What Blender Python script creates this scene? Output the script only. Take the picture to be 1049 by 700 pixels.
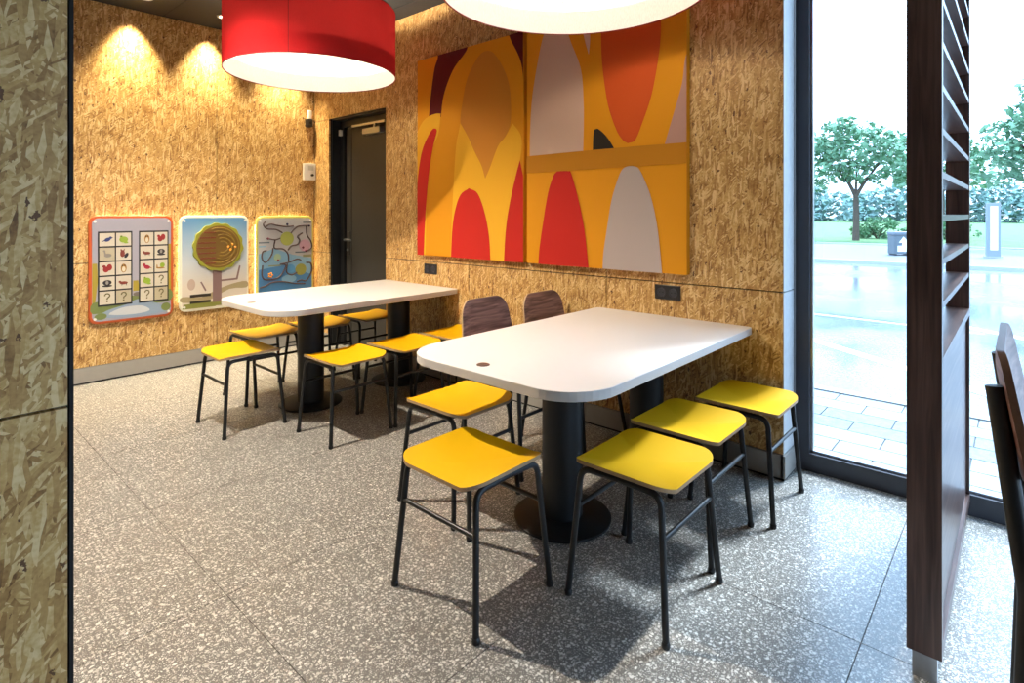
import bpy, bmesh, math, random
from mathutils import Vector, Matrix, noise
from mathutils.geometry import tessellate_polygon
random.seed(7)
PI = math.pi
C = bpy.context.scene.collection
for o in list(bpy.data.objects):
    bpy.data.objects.remove(o)

# ------------------------------------------------------------------ camera
F_PX = 580.5
cam_d = bpy.data.cameras.new('camera')
cam_d.sensor_width = 36.0
cam_d.lens = F_PX / 1049 * 36.0
cam_d.shift_y = -(350 - 219) / 1049
cam_d.clip_start = 0.02
cam_d.clip_end = 400
cam = bpy.data.objects.new('camera', cam_d)
cam.location = (0, 0, 1.32)
cam.rotation_euler = (PI / 2, 0, math.atan2(520.5, 580.5))
C.objects.link(cam)
S = bpy.context.scene
S.camera = cam

# ------------------------------------------------------------------ world, exposure
W = bpy.data.worlds.new('overcast_sky')
S.world = W
W.use_nodes = True
wn, wl = W.node_tree.nodes, W.node_tree.links
bg = wn['Background']
tc = wn.new('ShaderNodeTexCoord')
sep = wn.new('ShaderNodeSeparateXYZ')
wl.new(tc.outputs['Generated'], sep.inputs[0])
cr = wn.new('ShaderNodeValToRGB')
cr.color_ramp.elements.new(0.5)
for el, (p_, c_) in zip(cr.color_ramp.elements, ((0.0, (0.20, 0.26, 0.33, 1)), (0.34, (0.42, 0.64, 0.96, 1)), (1.0, (0.46, 0.70, 1.0, 1)))):
    el.position = p_
    el.color = c_
wl.new(sep.outputs['Z'], cr.inputs[0])
wl.new(cr.outputs[0], bg.inputs['Color'])
bg.inputs['Strength'].default_value = 9.0

sun_d = bpy.data.lights.new('veiled_sun', 'SUN')
sun_d.energy = 8.5
sun_d.angle = math.radians(10)
sun_d.color = (0.80, 0.90, 1.0)
sun = bpy.data.objects.new('veiled_sun', sun_d)
sun.rotation_euler = Vector((-0.28, -0.96, -1.6)).to_track_quat('-Z', 'Y').to_euler()
C.objects.link(sun)

vs = S.view_settings
S.display_settings.display_device = 'sRGB'
vs.view_transform = 'Standard'
vs.look = 'None'
vs.gamma = 1.0
vs.use_curve_mapping = False
vs.exposure = 0.0

# ------------------------------------------------------------------ lamps of the room, plus one added fill
WARM = (1.0, 0.86, 0.68)
def spot(name, loc, target, energy, angle, blend=0.25, color=WARM, radius=0.03):
    l = bpy.data.lights.new(name, 'SPOT')
    l.energy = energy
    l.color = color
    l.spot_size = math.radians(angle)
    l.spot_blend = blend
    l.shadow_soft_size = radius
    o = bpy.data.objects.new(name, l)
    o.location = loc
    d = Vector(target) - Vector(loc)
    o.rotation_euler = d.to_track_quat('-Z', 'Y').to_euler()
    C.objects.link(o)
    return o
CEIL = 2.99
# wall washers along the play wall
PLAYX = -5.40
WASH = [(-5.02, 1.36), (-5.02, 1.95), (-5.02, 2.62)]
for x, y in WASH:
    spot('wall_washer_light', (PLAYX + .115, y, CEIL - 0.02), (PLAYX + .02, y, 1.0), 240, 74, 1.0, (1.0, 0.84, 0.52))
    spot('wall_washer_light', (x, y, CEIL - 0.05), (x + 0.05, y, 0), 95, 50, 0.8, (1.0, 0.86, 0.66))
# ceiling downlights in the gangway in front of the tables
DOWN = [(-3.22, 0.74), (-1.9, -0.45), (-0.2, 1.1), (-3.9, -1.2), (0.9, -0.6), (1.6, 1.6), (-4.75, .45)]  # last one is an added fill that evens out the wall light
DOWN_E = [560, 40, 12, 30, 20, 15, 80]
for (x, y), e in zip(DOWN, DOWN_E):
    spot('downlight_light', (x, y, CEIL - 0.05), (x, y, 0), e, 135, 0.7, (1.0, 0.89, 0.73), 0.022)

# ------------------------------------------------------------------ material helpers
def srgb(r, g, b):
    def f(c):
        c /= 255.0
        return c / 12.92 if c <= 0.04045 else ((c + 0.055) / 1.055) ** 2.4
    return (f(r), f(g), f(b), 1)

MATS = {}
def mat(name, col, rough=0.5, metal=0.0, spec=0.5, noise_amt=0.06, scale=30, bump=0.0, emit=None, es=1.0, coat=0.0):
    if name in MATS:
        return MATS[name]
    m = bpy.data.materials.new(name)
    m.use_nodes = True
    n, l = m.node_tree.nodes, m.node_tree.links
    b = n['Principled BSDF']
    b.inputs['Roughness'].default_value = rough
    b.inputs['Metallic'].default_value = metal
    b.inputs['Specular IOR Level'].default_value = spec
    b.inputs['Coat Weight'].default_value = coat
    t = n.new('ShaderNodeTexCoord')
    nz = n.new('ShaderNodeTexNoise')
    nz.inputs['Scale'].default_value = scale
    nz.inputs['Detail'].default_value = 4
    l.new(t.outputs['Object'], nz.inputs['Vector'])
    mx = n.new('ShaderNodeMix')
    mx.data_type = 'RGBA'
    mx.inputs['A'].default_value = tuple(c * (1 - noise_amt) for c in col[:3]) + (1,)
    mx.inputs['B'].default_value = tuple(min(1, c * (1 + noise_amt)) for c in col[:3]) + (1,)
    l.new(nz.outputs['Fac'], mx.inputs['Factor'])
    l.new(mx.outputs['Result'], b.inputs['Base Color'])
    if bump:
        bp = n.new('ShaderNodeBump')
        bp.inputs['Strength'].default_value = bump
        bp.inputs['Distance'].default_value = 0.002
        l.new(nz.outputs['Fac'], bp.inputs['Height'])
        l.new(bp.outputs[0], b.inputs['Normal'])
    if emit:
        b.inputs['Emission Color'].default_value = emit
        b.inputs['Emission Strength'].default_value = es
    MATS[name] = m
    return m

def ramp(n, stops):
    r = n.new('ShaderNodeValToRGB')
    e = r.color_ramp.elements
    while len(e) < len(stops):
        e.new(0.5)
    for i, (p, c) in enumerate(stops):
        e[i].position = p
        e[i].color = c
    return r

def osb(name, axis, gain=1.0):
    """oriented strand board: layers of voronoi strands lying at different angles"""
    m = bpy.data.materials.new(name)
    m.use_nodes = True
    n, l = m.node_tree.nodes, m.node_tree.links
    b = n['Principled BSDF']
    t = n.new('ShaderNodeTexCoord')
    sp = n.new('ShaderNodeSeparateXYZ')
    l.new(t.outputs['Object'], sp.inputs[0])
    cb = n.new('ShaderNodeCombineXYZ')
    l.new(sp.outputs['X' if axis == 'x' else 'Y'], cb.inputs['X'])
    l.new(sp.outputs['Z'], cb.inputs['Y'])
    # distortion
    nz = n.new('ShaderNodeTexNoise')
    nz.noise_dimensions = '2D'
    nz.inputs['Scale'].default_value = 9
    nz.inputs['Detail'].default_value = 3
    l.new(cb.outputs[0], nz.inputs['Vector'])
    sub = n.new('ShaderNodeVectorMath'); sub.operation = 'SUBTRACT'
    l.new(nz.outputs['Color'], sub.inputs[0]); sub.inputs[1].default_value = (0.5, 0.5, 0.5)
    sc = n.new('ShaderNodeVectorMath'); sc.operation = 'SCALE'
    l.new(sub.outputs[0], sc.inputs[0]); sc.inputs['Scale'].default_value = 0.010
    ad = n.new('ShaderNodeVectorMath'); ad.operation = 'ADD'
    l.new(cb.outputs[0], ad.inputs[0]); l.new(sc.outputs[0], ad.inputs[1])
    cur = None
    layers = [(88, 22, 110, 0.0), (58, 20, 120, .5), (118, 22, 135, .5), (78, 16, 100, .55), (30, 20, 125, .6), (104, 19, 115, .6), (140, 24, 150, .65), (92, 20, 110, .62)]
    for k, (ang, sx, sy, thr) in enumerate(layers):
        rot = n.new('ShaderNodeVectorRotate'); rot.rotation_type = 'Z_AXIS'
        rot.inputs['Angle'].default_value = math.radians(ang)
        l.new(ad.outputs[0], rot.inputs['Vector'])
        ml = n.new('ShaderNodeVectorMath'); ml.operation = 'MULTIPLY_ADD'
        ml.inputs[1].default_value = (sx, sy, 1)
        ml.inputs[2].default_value = (k * 7.3, k * 3.1, 0)
        l.new(rot.outputs[0], ml.inputs[0])
        v = n.new('ShaderNodeTexVoronoi')
        v.voronoi_dimensions = '2D'
        v.inputs['Scale'].default_value = 1
        v.inputs['Randomness'].default_value = 1
        l.new(ml.outputs[0], v.inputs['Vector'])
        s2 = n.new('ShaderNodeSeparateColor')
        l.new(v.outputs['Color'], s2.inputs[0])
        # lay this layer's strand tones over those below
        if cur is None:
            cur = s2.outputs[0]
        else:
            gt = n.new('ShaderNodeMath'); gt.operation = 'GREATER_THAN'
            l.new(s2.outputs[1], gt.inputs[0]); gt.inputs[1].default_value = thr
            mx = n.new('ShaderNodeMix'); mx.data_type = 'FLOAT'
            l.new(gt.outputs[0], mx.inputs['Factor'])
            l.new(cur, mx.inputs['A']); l.new(s2.outputs[0], mx.inputs['B'])
            cur = mx.outputs['Result']
    # fine grain + large tone variation
    g = n.new('ShaderNodeTexNoise'); g.noise_dimensions = '2D'
    g.inputs['Scale'].default_value = 90; g.inputs['Detail'].default_value = 6
    l.new(cb.outputs[0], g.inputs['Vector'])
    g2 = n.new('ShaderNodeTexNoise'); g2.noise_dimensions = '2D'
    g2.inputs['Scale'].default_value = 11.0; g2.inputs['Detail'].default_value = 5
    l.new(cb.outputs[0], g2.inputs['Vector'])
    m1 = n.new('ShaderNodeMix'); m1.data_type = 'FLOAT'; m1.inputs['Factor'].default_value = 0.40
    l.new(cur, m1.inputs['A']); l.new(g.outputs['Fac'], m1.inputs['B'])
    m2 = n.new('ShaderNodeMix'); m2.data_type = 'FLOAT'; m2.inputs['Factor'].default_value = 0.28
    l.new(m1.outputs['Result'], m2.inputs['A']); l.new(g2.outputs['Fac'], m2.inputs['B'])
    q = gain
    def cc(r, g_, b_): 
        c = srgb(r, g_, b_); return (c[0] * q, c[1] * q, c[2] * q, 1)
    rp = ramp(n, [(0.20, cc(112, 76, 42)), (0.30, cc(154, 112, 62)), (0.42, cc(180, 138, 80)), (0.56, cc(200, 160, 98)), (0.72, cc(226, 196, 142))])
    # sparse dark flecks of bark
    fm = n.new('ShaderNodeVectorMath'); fm.operation = 'MULTIPLY'; fm.inputs[1].default_value = (70, 34, 1)
    fdn = n.new('ShaderNodeVectorMath'); fdn.operation = 'MULTIPLY_ADD'; fdn.inputs[1].default_value = (.022, .022, 0)
    l.new(g.outputs['Color'], fdn.inputs[0]); l.new(cb.outputs[0], fdn.inputs[2]); l.new(fdn.outputs[0], fm.inputs[0])
    fv = n.new('ShaderNodeTexVoronoi'); fv.voronoi_dimensions = '2D'; fv.inputs['Scale'].default_value = 1
    l.new(fm.outputs[0], fv.inputs['Vector'])
    fs2 = n.new('ShaderNodeSeparateColor'); l.new(fv.outputs['Color'], fs2.inputs[0])
    fth = n.new('ShaderNodeMath'); fth.operation = 'MULTIPLY_ADD'; fth.inputs[1].default_value = -9.0; fth.inputs[2].default_value = .46
    l.new(fs2.outputs[1], fth.inputs[0])
    flt = n.new('ShaderNodeMath'); flt.operation = 'LESS_THAN'; l.new(fv.outputs['Distance'], flt.inputs[0]); l.new(fth.outputs[0], flt.inputs[1])
    fmx = n.new('ShaderNodeMix'); fmx.data_type = 'RGBA'; fmx.inputs['B'].default_value = cc(104, 70, 42)
    l.new(flt.outputs[0], fmx.inputs['Factor'])
    l.new(m2.outputs['Result'], rp.inputs[0])
    l.new(rp.outputs[0], fmx.inputs['A'])
    l.new(fmx.outputs['Result'], b.inputs['Base Color'])
    b.inputs['Roughness'].default_value = 0.48
    b.inputs['Specular IOR Level'].default_value = 0.35
    bp = n.new('ShaderNodeBump'); bp.inputs['Strength'].default_value = 0.25; bp.inputs['Distance'].default_value = 0.001
    l.new(m1.outputs['Result'], bp.inputs['Height'])
    l.new(bp.outputs[0], b.inputs['Normal'])
    MATS[name] = m
    return m

def terrazzo():
    m = bpy.data.materials.new('terrazzo_tiles')
    m.use_nodes = True
    n, l = m.node_tree.nodes, m.node_tree.links
    b = n['Principled BSDF']
    t = n.new('ShaderNodeTexCoord')
    nz = n.new('ShaderNodeTexNoise'); nz.inputs['Scale'].default_value = 60; nz.inputs['Detail'].default_value = 2
    l.new(t.outputs['Object'], nz.inputs['Vector'])
    sc = n.new('ShaderNodeVectorMath'); sc.operation = 'MULTIPLY_ADD'
    l.new(nz.outputs['Color'], sc.inputs[0]); sc.inputs[1].default_value = (0.012, 0.012, 0); l.new(t.outputs['Object'], sc.inputs[2])
    cur = None
    base = ramp(n, [(0.3, srgb(96, 94, 90)), (0.7, srgb(114, 111, 106))])
    nb = n.new('ShaderNodeTexNoise'); nb.inputs['Scale'].default_value = 140; nb.inputs['Detail'].default_value = 3
    l.new(t.outputs['Object'], nb.inputs['Vector']); l.new(nb.outputs['Fac'], base.inputs[0])
    cur = base.outputs[0]
    for k, (scale, thr, spread) in enumerate([(160, .07, .36), (88, -.05, .46), (60, -.18, .56)]):
        v = n.new('ShaderNodeTexVoronoi'); v.voronoi_dimensions = '2D'
        v.inputs['Scale'].default_value = scale
        mp = n.new('ShaderNodeVectorMath'); mp.operation = 'MULTIPLY_ADD'
        mp.inputs[1].default_value = (1, 0.7 if k % 2 else 1.3, 1); mp.inputs[2].default_value = (k * 3.7, k * 1.9, 0)
        l.new(sc.outputs[0], mp.inputs[0]); l.new(mp.outputs[0], v.inputs['Vector'])
        s2 = n.new('ShaderNodeSeparateColor'); l.new(v.outputs['Color'], s2.inputs[0])
        th = n.new('ShaderNodeMath'); th.operation = 'MULTIPLY_ADD'
        l.new(s2.outputs[1], th.inputs[0]); th.inputs[1].default_value = spread; th.inputs[2].default_value = thr - 0.02
        lt = n.new('ShaderNodeMath'); lt.operation = 'LESS_THAN'
        l.new(v.outputs['Distance'], lt.inputs[0]); l.new(th.outputs[0], lt.inputs[1])
        chip = ramp(n, [(0.0, srgb(96, 92, 88)), (0.12, srgb(150, 142, 134)), (0.35, srgb(184, 180, 174)), (1.0, srgb(222, 220, 214))])
        l.new(s2.outputs[0], chip.inputs[0])
        mx = n.new('ShaderNodeMix'); mx.data_type = 'RGBA'
        l.new(lt.outputs[0], mx.inputs['Factor']); l.new(cur, mx.inputs['A']); l.new(chip.outputs[0], mx.inputs['B'])
        cur = mx.outputs['Result']
    l.new(cur, b.inputs['Base Color'])
    b.inputs['Roughness'].default_value = 0.30
    b.inputs['Specular IOR Level'].default_value = 0.6
    MATS['terrazzo'] = m
    return m

def walnut(name, axis='z', dark=1.0, rough=0.32):
    m = bpy.data.materials.new(name)
    m.use_nodes = True
    n, l = m.node_tree.nodes, m.node_tree.links
    b = n['Principled BSDF']
    t = n.new('ShaderNodeTexCoord')
    mp = n.new('ShaderNodeMapping')
    s = {'z': (60, 60, 3), 'y': (60, 3, 60), 'x': (3, 60, 60)}[axis]
    mp.inputs['Scale'].default_value = s
    l.new(t.outputs['Object'], mp.inputs[0])
    nz = n.new('ShaderNodeTexNoise'); nz.inputs['Scale'].default_value = 1; nz.inputs['Detail'].default_value = 6
    nz.inputs['Distortion'].default_value = 0.6
    l.new(mp.outputs[0], nz.inputs['Vector'])
    def cc(r, g_, b_):
        c = srgb(r, g_, b_); return (c[0] * dark, c[1] * dark, c[2] * dark, 1)
    rp = ramp(n, [(0.3, cc(62, 42, 38)), (0.5, cc(92, 68, 62)), (0.7, cc(118, 92, 84))])
    l.new(nz.outputs['Fac'], rp.inputs[0]); l.new(rp.outputs[0], b.inputs['Base Color'])
    b.inputs['Roughness'].default_value = rough
    MATS[name] = m
    return m

osb_x = osb('osb_board_x', 'x')
osb_y = osb('osb_board_y', 'y')
terr = terrazzo()
wal_z = walnut('walnut_laminate_upright', 'z', .62)
wal_y = walnut('walnut_laminate_slat', 'y', .75)
wal_c = walnut('walnut_chair_laminate', 'y', 2.3, 0.4)
M_groove = mat('black_groove', srgb(18, 16, 15), 0.8)
M_black = mat('black_powder_coat', srgb(24, 25, 27), 0.42, 0.0, 0.5, 0.08, 200)
M_col = mat('anthracite_column', srgb(26, 28, 31), 0.45, 0.1)
M_frame = mat('anthracite_window_frame', srgb(66, 68, 76), 0.45, 0.2)
M_white = mat('white_laminate', srgb(226, 222, 219), 0.33, 0, 0.5, 0.01)
M_edge = mat('white_table_edge', srgb(205, 200, 196), 0.4, 0, 0.5, 0.01)
M_yel = mat('yellow_laminate', srgb(228, 174, 2), 0.45, 0, 0.45, 0.02)
M_ply = mat('plywood_edge', srgb(176, 146, 112), 0.6, 0, 0.4, 0.2, 160)
M_base = mat('grey_baseboard', srgb(148, 144, 138), 0.45)
M_ceil = mat('dark_ceiling', srgb(48, 46, 44), 0.9)
M_plain = mat('neutral_plaster', srgb(150, 138, 124), 0.9)
M_steel = mat('brushed_steel', srgb(170, 172, 176), 0.3, 0.9, 0.5, 0.1, 90)
M_door = mat('black_door_leaf', srgb(50, 48, 46), 0.5)
M_wplast = mat('white_plastic', srgb(222, 220, 214), 0.4)
M_bplast = mat('black_plastic', srgb(26, 26, 28), 0.4)

# ------------------------------------------------------------------ mesh helpers
class MB:
    def __init__(self):
        self.v = []; self.f = []; self.mi = []; self.sm = []
    def add(self, vs_, fs, mi=0, smooth=False):
        o = len(self.v)
        self.v += [tuple(p) for p in vs_]
        for f in fs:
            self.f.append([i + o for i in f]); self.mi.append(mi); self.sm.append(smooth)
    def box(self, a, b, mi=0):
        x0, y0, z0 = a; x1, y1, z1 = b
        v = [(x0,y0,z0),(x1,y0,z0),(x1,y1,z0),(x0,y1,z0),(x0,y0,z1),(x1,y0,z1),(x1,y1,z1),(x0,y1,z1)]
        self.add(v, [(0,3,2,1),(4,5,6,7),(0,1,5,4),(1,2,6,5),(2,3,7,6),(3,0,4,7)], mi)
        return self
    def tube(self, pts, r, n=12, mi=0, caps=True):
        pts = [Vector(p) for p in pts]
        rings = []
        t0 = (pts[1] - pts[0]).normalized()
        up = Vector((0, 0, 1)) if abs(t0.z) < 0.9 else Vector((1, 0, 0))
        nrm = t0.cross(up).normalized()
        for i, p in enumerate(pts):
            if i == 0: t = t0
            elif i == len(pts) - 1: t = (pts[-1] - pts[-2]).normalized()
            else: t = ((pts[i+1] - p).normalized() + (p - pts[i-1]).normalized()).normalized()
            nrm = (nrm - t * nrm.dot(t)).normalized()
            bn = t.cross(nrm)
            rr = r[i] if isinstance(r, (list, tuple)) else r
            rings.append([p + nrm * (rr * math.cos(a)) + bn * (rr * math.sin(a)) for a in (2*PI*k/n for k in range(n))])
        vs_ = [q for ring in rings for q in ring]
        fs = []
        for i in range(len(rings) - 1):
            for k in range(n):
                a = i*n+k; b = i*n+(k+1) % n
                fs.append((a, b, b+n, a+n))
        self.add(vs_, fs, mi, True)
        if caps:
            o = len(vs_)
            self.add(rings[0], [tuple(range(n))[::-1]], mi)
            self.add(rings[-1], [tuple(range(n))], mi)
        return self
    def lathe(self, c, prof, n=48, mi=0, smooth=True):
        vs_ = []; fs = []
        for (r, z) in prof:
            for k in range(n):
                a = 2*PI*k/n
                vs_.append((c[0]+r*math.cos(a), c[1]+r*math.sin(a), c[2]+z))
        for i in range(len(prof)-1):
            for k in range(n):
                a = i*n+k; b = i*n+(k+1) % n
                fs.append((a, b, b+n, a+n))
        self.add(vs_, fs, mi, smooth)
        if prof[0][0] > 1e-6: self.add(vs_[:n], [tuple(range(n))[::-1]], mi)
        if prof[-1][0] > 1e-6: self.add(vs_[-n:], [tuple(range(n))], mi)
        return self
    def prism(self, poly, z0, z1, frame=None, mi=0, mi_side=None):
        """polygon (2D, ccw) extruded between z0 and z1 ; frame maps (u,v,w)->xyz"""
        fr = frame or (lambda u, v, w: (u, v, w))
        n = len(poly)
        vs_ = [fr(u, v, z0) for u, v in poly] + [fr(u, v, z1) for u, v in poly]
        self.add(vs_, [tuple(range(n))[::-1], tuple(range(n, 2*n))], mi)
        self.add(vs_, [(i, (i+1) % n, (i+1) % n+n, i+n) for i in range(n)], mi if mi_side is None else mi_side)
        return self
    def build(self, name, mats, parent=None, loc=None, bevel=0.0, seg=2, recalc=True):
        me = bpy.data.meshes.new(name)
        me.from_pydata(self.v, [], self.f)
        if not isinstance(mats, (list, tuple)): mats = [mats]
        for m in mats: me.materials.append(m)
        for p, mi, sm in zip(me.polygons, self.mi, self.sm):
            p.material_index = mi; p.use_smooth = sm
        if recalc:
            bm = bmesh.new(); bm.from_mesh(me)
            bmesh.ops.remove_doubles(bm, verts=bm.verts, dist=1e-5)
            bmesh.ops.recalc_face_normals(bm, faces=bm.faces)
            if bevel:
                es = [e for e in bm.edges if len(e.link_faces) == 2 and e.calc_face_angle(0) > 0.6]
                bmesh.ops.bevel(bm, geom=es, offset=bevel, segments=seg, affect='EDGES', profile=0.5, clamp_overlap=True)
            for e in bm.edges:
                if len(e.link_faces) == 2 and e.calc_face_angle(0) > 0.7: e.smooth = False
            bm.to_mesh(me); bm.free()
        o = bpy.data.objects.new(name, me)
        C.objects.link(o)
        if parent: o.parent = parent
        if loc: o.location = loc
        return o

def tag(o, label=None, cat=None, group=None, kind=None):
    if label: o['label'] = label
    if cat: o['category'] = cat
    if group: o['group'] = group
    if kind: o['kind'] = kind
    return o
def empty(name, loc, rz=0.0, label=None, cat=None, group=None):
    o = bpy.data.objects.new(name, None)
    o.empty_display_size = 0.1
    C.objects.link(o)
    o.location = loc; o.rotation_euler = (0, 0, rz)
    return tag(o, label, cat, group)
def copy_tree(o, parent=None):
    c = o.copy(); C.objects.link(c); c.parent = parent
    for ch in list(o.children): copy_tree(ch, c)
    return c
def struct(name, mb, mats, **k):
    return tag(mb.build(name, mats, **k), kind='structure')
def rrect(x0, y0, x1, y1, r, n=8):
    """rounded rectangle ccw; r one radius or four (bl, br, tr, tl)"""
    if not isinstance(r, (list, tuple)): r = [r]*4
    out = []
    for (cx, cy, a0, rr) in ((x0+r[0], y0+r[0], PI, r[0]), (x1-r[1], y0+r[1], 1.5*PI, r[1]), (x1-r[2], y1-r[2], 0, r[2]), (x0+r[3], y1-r[3], .5*PI, r[3])):
        for k in range(n+1):
            a = a0 + .5*PI*k/n
            out.append((cx+rr*math.cos(a), cy+rr*math.sin(a)))
    return out
def arc_path(pts, rad, n=6):
    """polyline with rounded corners"""
    P = [Vector(p) for p in pts]
    out = [P[0]]
    for i in range(1, len(P)-1):
        a, b, c = P[i-1], P[i], P[i+1]
        d1 = (a-b).normalized(); d2 = (c-b).normalized()
        th = d1.angle(d2)
        t = min(rad/math.tan(th/2), (a-b).length*.49, (c-b).length*.49)
        p0 = b+d1*t; p1 = b+d2*t
        for k in range(n+1):
            u = k/n
            out.append(p0*(1-u)**2 + b*2*u*(1-u) + p1*u**2)
    out.append(P[-1])
    return out
def smooth_closed(pts, sub=4):
    n = len(pts); out = []
    for i in range(n):
        p0, p1, p2, p3 = (Vector(pts[(i+k-1) % n]) for k in range(4))
        for s in range(sub):
            t = s/sub
            q = 0.5*((2*p1)+(p2-p0)*t+(2*p0-5*p1+4*p2-p3)*t*t+(3*p1-p0-3*p2+p3)*t**3)
            out.append((q.x, q.y))
    return out
def smooth_corners(pts, sub=5, lim=50):
    n = len(pts); P = [Vector(p) for p in pts]
    def corner(i):
        a = P[i]-P[i-1]; b = P[(i+1) % n]-P[i]
        return math.degrees(a.angle(b)) > lim
    ck = [corner(i) for i in range(n)]; out = []
    for i in range(n):
        p1 = P[i]; p2 = P[(i+1) % n]
        p0 = P[i-1] if not ck[i] else p1*2-p2
        p3 = P[(i+2) % n] if not ck[(i+1) % n] else p2*2-p1
        for s in range(sub):
            t = s/sub
            q = 0.5*((2*p1)+(p2-p0)*t+(2*p0-5*p1+4*p2-p3)*t*t+(3*p1-p0-3*p2+p3)*t**3)
            out.append((q.x, q.y))
    return out
def smooth_open(pts, sub=5):
    P = [Vector(p) for p in pts]; P = [P[0]*2-P[1]]+P+[P[-1]*2-P[-2]]
    out = []
    for i in range(1, len(P)-2):
        for s in range(sub):
            t = s/sub
            p0, p1, p2, p3 = P[i-1:i+3]
            out.append(0.5*((2*p1)+(p2-p0)*t+(2*p0-5*p1+4*p2-p3)*t*t+(3*p1-p0-3*p2+p3)*t**3))
    out.append(P[-2])
    return out
def clip_rect(poly, x0, y0, x1, y1):
    def clip(pl, inside, inter):
        out = []
        for i in range(len(pl)):
            a, b = pl[i-1], pl[i]
            if inside(b):
                if not inside(a): out.append(inter(a, b))
                out.append(b)
            elif inside(a): out.append(inter(a, b))
        return out
    def ix(x): return lambda a, b: (x, a[1]+(b[1]-a[1])*(x-a[0])/(b[0]-a[0]))
    def iy(y): return lambda a, b: (a[0]+(b[0]-a[0])*(y-a[1])/(b[1]-a[1]), y)
    poly = clip(poly, lambda p: p[0] >= x0, ix(x0))
    poly = clip(poly, lambda p: p[0] <= x1, ix(x1))
    poly = clip(poly, lambda p: p[1] >= y0, iy(y0))
    return clip(poly, lambda p: p[1] <= y1, iy(y1))
def ellipse(cx, cy, rx, ry, n=16, a=0.0):
    return [(cx+rx*math.cos(t)*math.cos(a)-ry*math.sin(t)*math.sin(a), cy+rx*math.cos(t)*math.sin(a)+ry*math.sin(t)*math.cos(a)) for t in (2*PI*k/n for k in range(n))]

# ------------------------------------------------------------------ room shell
WY = 2.98          # art wall face
GY = 3.18          # window line
WE = -0.87         # free end of the art wall
# floor with tile joints (real gaps over a dark bed)
fl = MB()
xs = [-0.364 + 0.84*k for k in range(-7, 6)]
ys = [0.80 + 1.213*k for k in range(-4, 3)]
X0, X1, Y0, Y1 = -5.6, 3.6, -3.2, GY+0.02
gx = [X0]+[x for x in xs if X0 < x < X1]+[X1]
gy = [Y0]+[y for y in ys if Y0 < y < Y1]+[Y1]
g = 0.0015
for i in range(len(gx)-1):
    for j in range(len(gy)-1):
        fl.box((gx[i]+g, gy[j]+g, -0.02), (gx[i+1]-g, gy[j+1]-g, 0), 0)
fl.box((X0, Y0, -0.03), (X1, Y1, -0.0025), 1)
struct('floor', fl, [terr, mat('tile_joint', srgb(92, 88, 84), 0.9)])
# ceiling
ce = MB(); ce.box((X0, Y0, CEIL+0.004), (X1, GY+0.1, CEIL+0.1), 0)
cx_ = X0
while cx_ < X1:
    cy_ = Y0
    while cy_ < GY:
        ce.box((cx_+.006, cy_+.006, CEIL), (min(cx_+1.194, X1), min(cy_+.594, GY), CEIL+.008), 1)
        cy_ += .6
    cx_ += 1.2
struct('ceiling', ce, [M_groove, M_ceil])

def panels(mb, us, zs, fr, gap=0.003, d=0.018):
    for i in range(len(us)-1):
        for j in range(len(zs)-1):
            a = fr(us[i]+gap, zs[j]+gap, 0); b = fr(us[i+1]-gap, zs[j+1]-gap, d)
            lo = tuple(min(p, q) for p, q in zip(a, b)); hi = tuple(max(p, q) for p, q in zip(a, b))
            mb.box(lo, hi, 0)
BB = 0.125
DL, DR, DT = -5.114, -4.17, 2.26
fr_art = lambda u, z, w: (u, WY+w, z)
aw = MB()
panels(aw, [PLAYX, DL], [BB, .93, DT, CEIL], fr_art)
panels(aw, [DL, DR], [DT, CEIL], fr_art)
panels(aw, [DR, -3.113, -1.894, WE], [BB, .93, CEIL], fr_art)
# core behind the boards, with the door opening left free
aw.box((PLAYX-.2, WY+.018, 0), (DL, GY+.15, CEIL), 1)
aw.box((DL, WY+.018, DT), (DR, GY+.15, CEIL), 1)
aw.box((DR, WY+.018, 0), (WE-.019, GY+.15, CEIL), 1)
struct('wall_back', aw, [osb_x, M_groove])
# free end face of that wall, boarded too
we = MB()
panels(we, [WY, GY-.03], [BB, .93, CEIL], lambda u, z, w: (WE-w, u, z))
struct('wall_end', we, [mat('pale_grey_board', srgb(196, 198, 200), .5, 0, .5, .12, 40)])
pw = MB()
panels(pw, [-3.2, -1.63, -.41, .81, 2.03, WY], [BB, .935, CEIL], lambda u, z, w: (PLAYX-w, u, z))
pw.box((PLAYX-.2, -3.2, 0), (PLAYX-.018, WY, CEIL), 1)
struct('wall_left', pw, [osb_y, M_groove])
# baseboards
b1 = MB(); b1.box((PLAYX-.01, -3.2, .012), (PLAYX+.012, WY, BB), 0); b1.box((PLAYX-.01, -3.2, 0), (PLAYX+.006, WY, .012), 1)
struct('baseboard_left', b1, [M_base, M_groove])
b2 = MB()
for a, b in ((PLAYX, DL), (DR, WE)):
    b2.box((a, WY-.01, .012), (b, WY+.012, BB), 0); b2.box((a, WY-.004, 0), (b, WY+.012, .012), 1)
b2.box((WE-.012, WY-.01, .012), (WE+.01, GY-.03, BB), 0)
b2.box((WE-.012, WY-.004, 0), (WE+.004, GY-.03, .012), 1)
struct('baseboard_back', b2, [M_base, M_groove])
# near partition on the left edge
pt = MB()
panels(pt, [-1.8, -.96, .2575], [0, .928, CEIL], lambda u, z, w: (-1.442-w, u, z), 0.003)
pt.box((-1.72, -1.8, 0), (-1.46, .2575, CEIL), 1)
pt.box((-1.72, .2575, 0), (-1.441, .2645, CEIL), 1)
struct('wall_partition', pt, [osb_y, M_groove])
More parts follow.
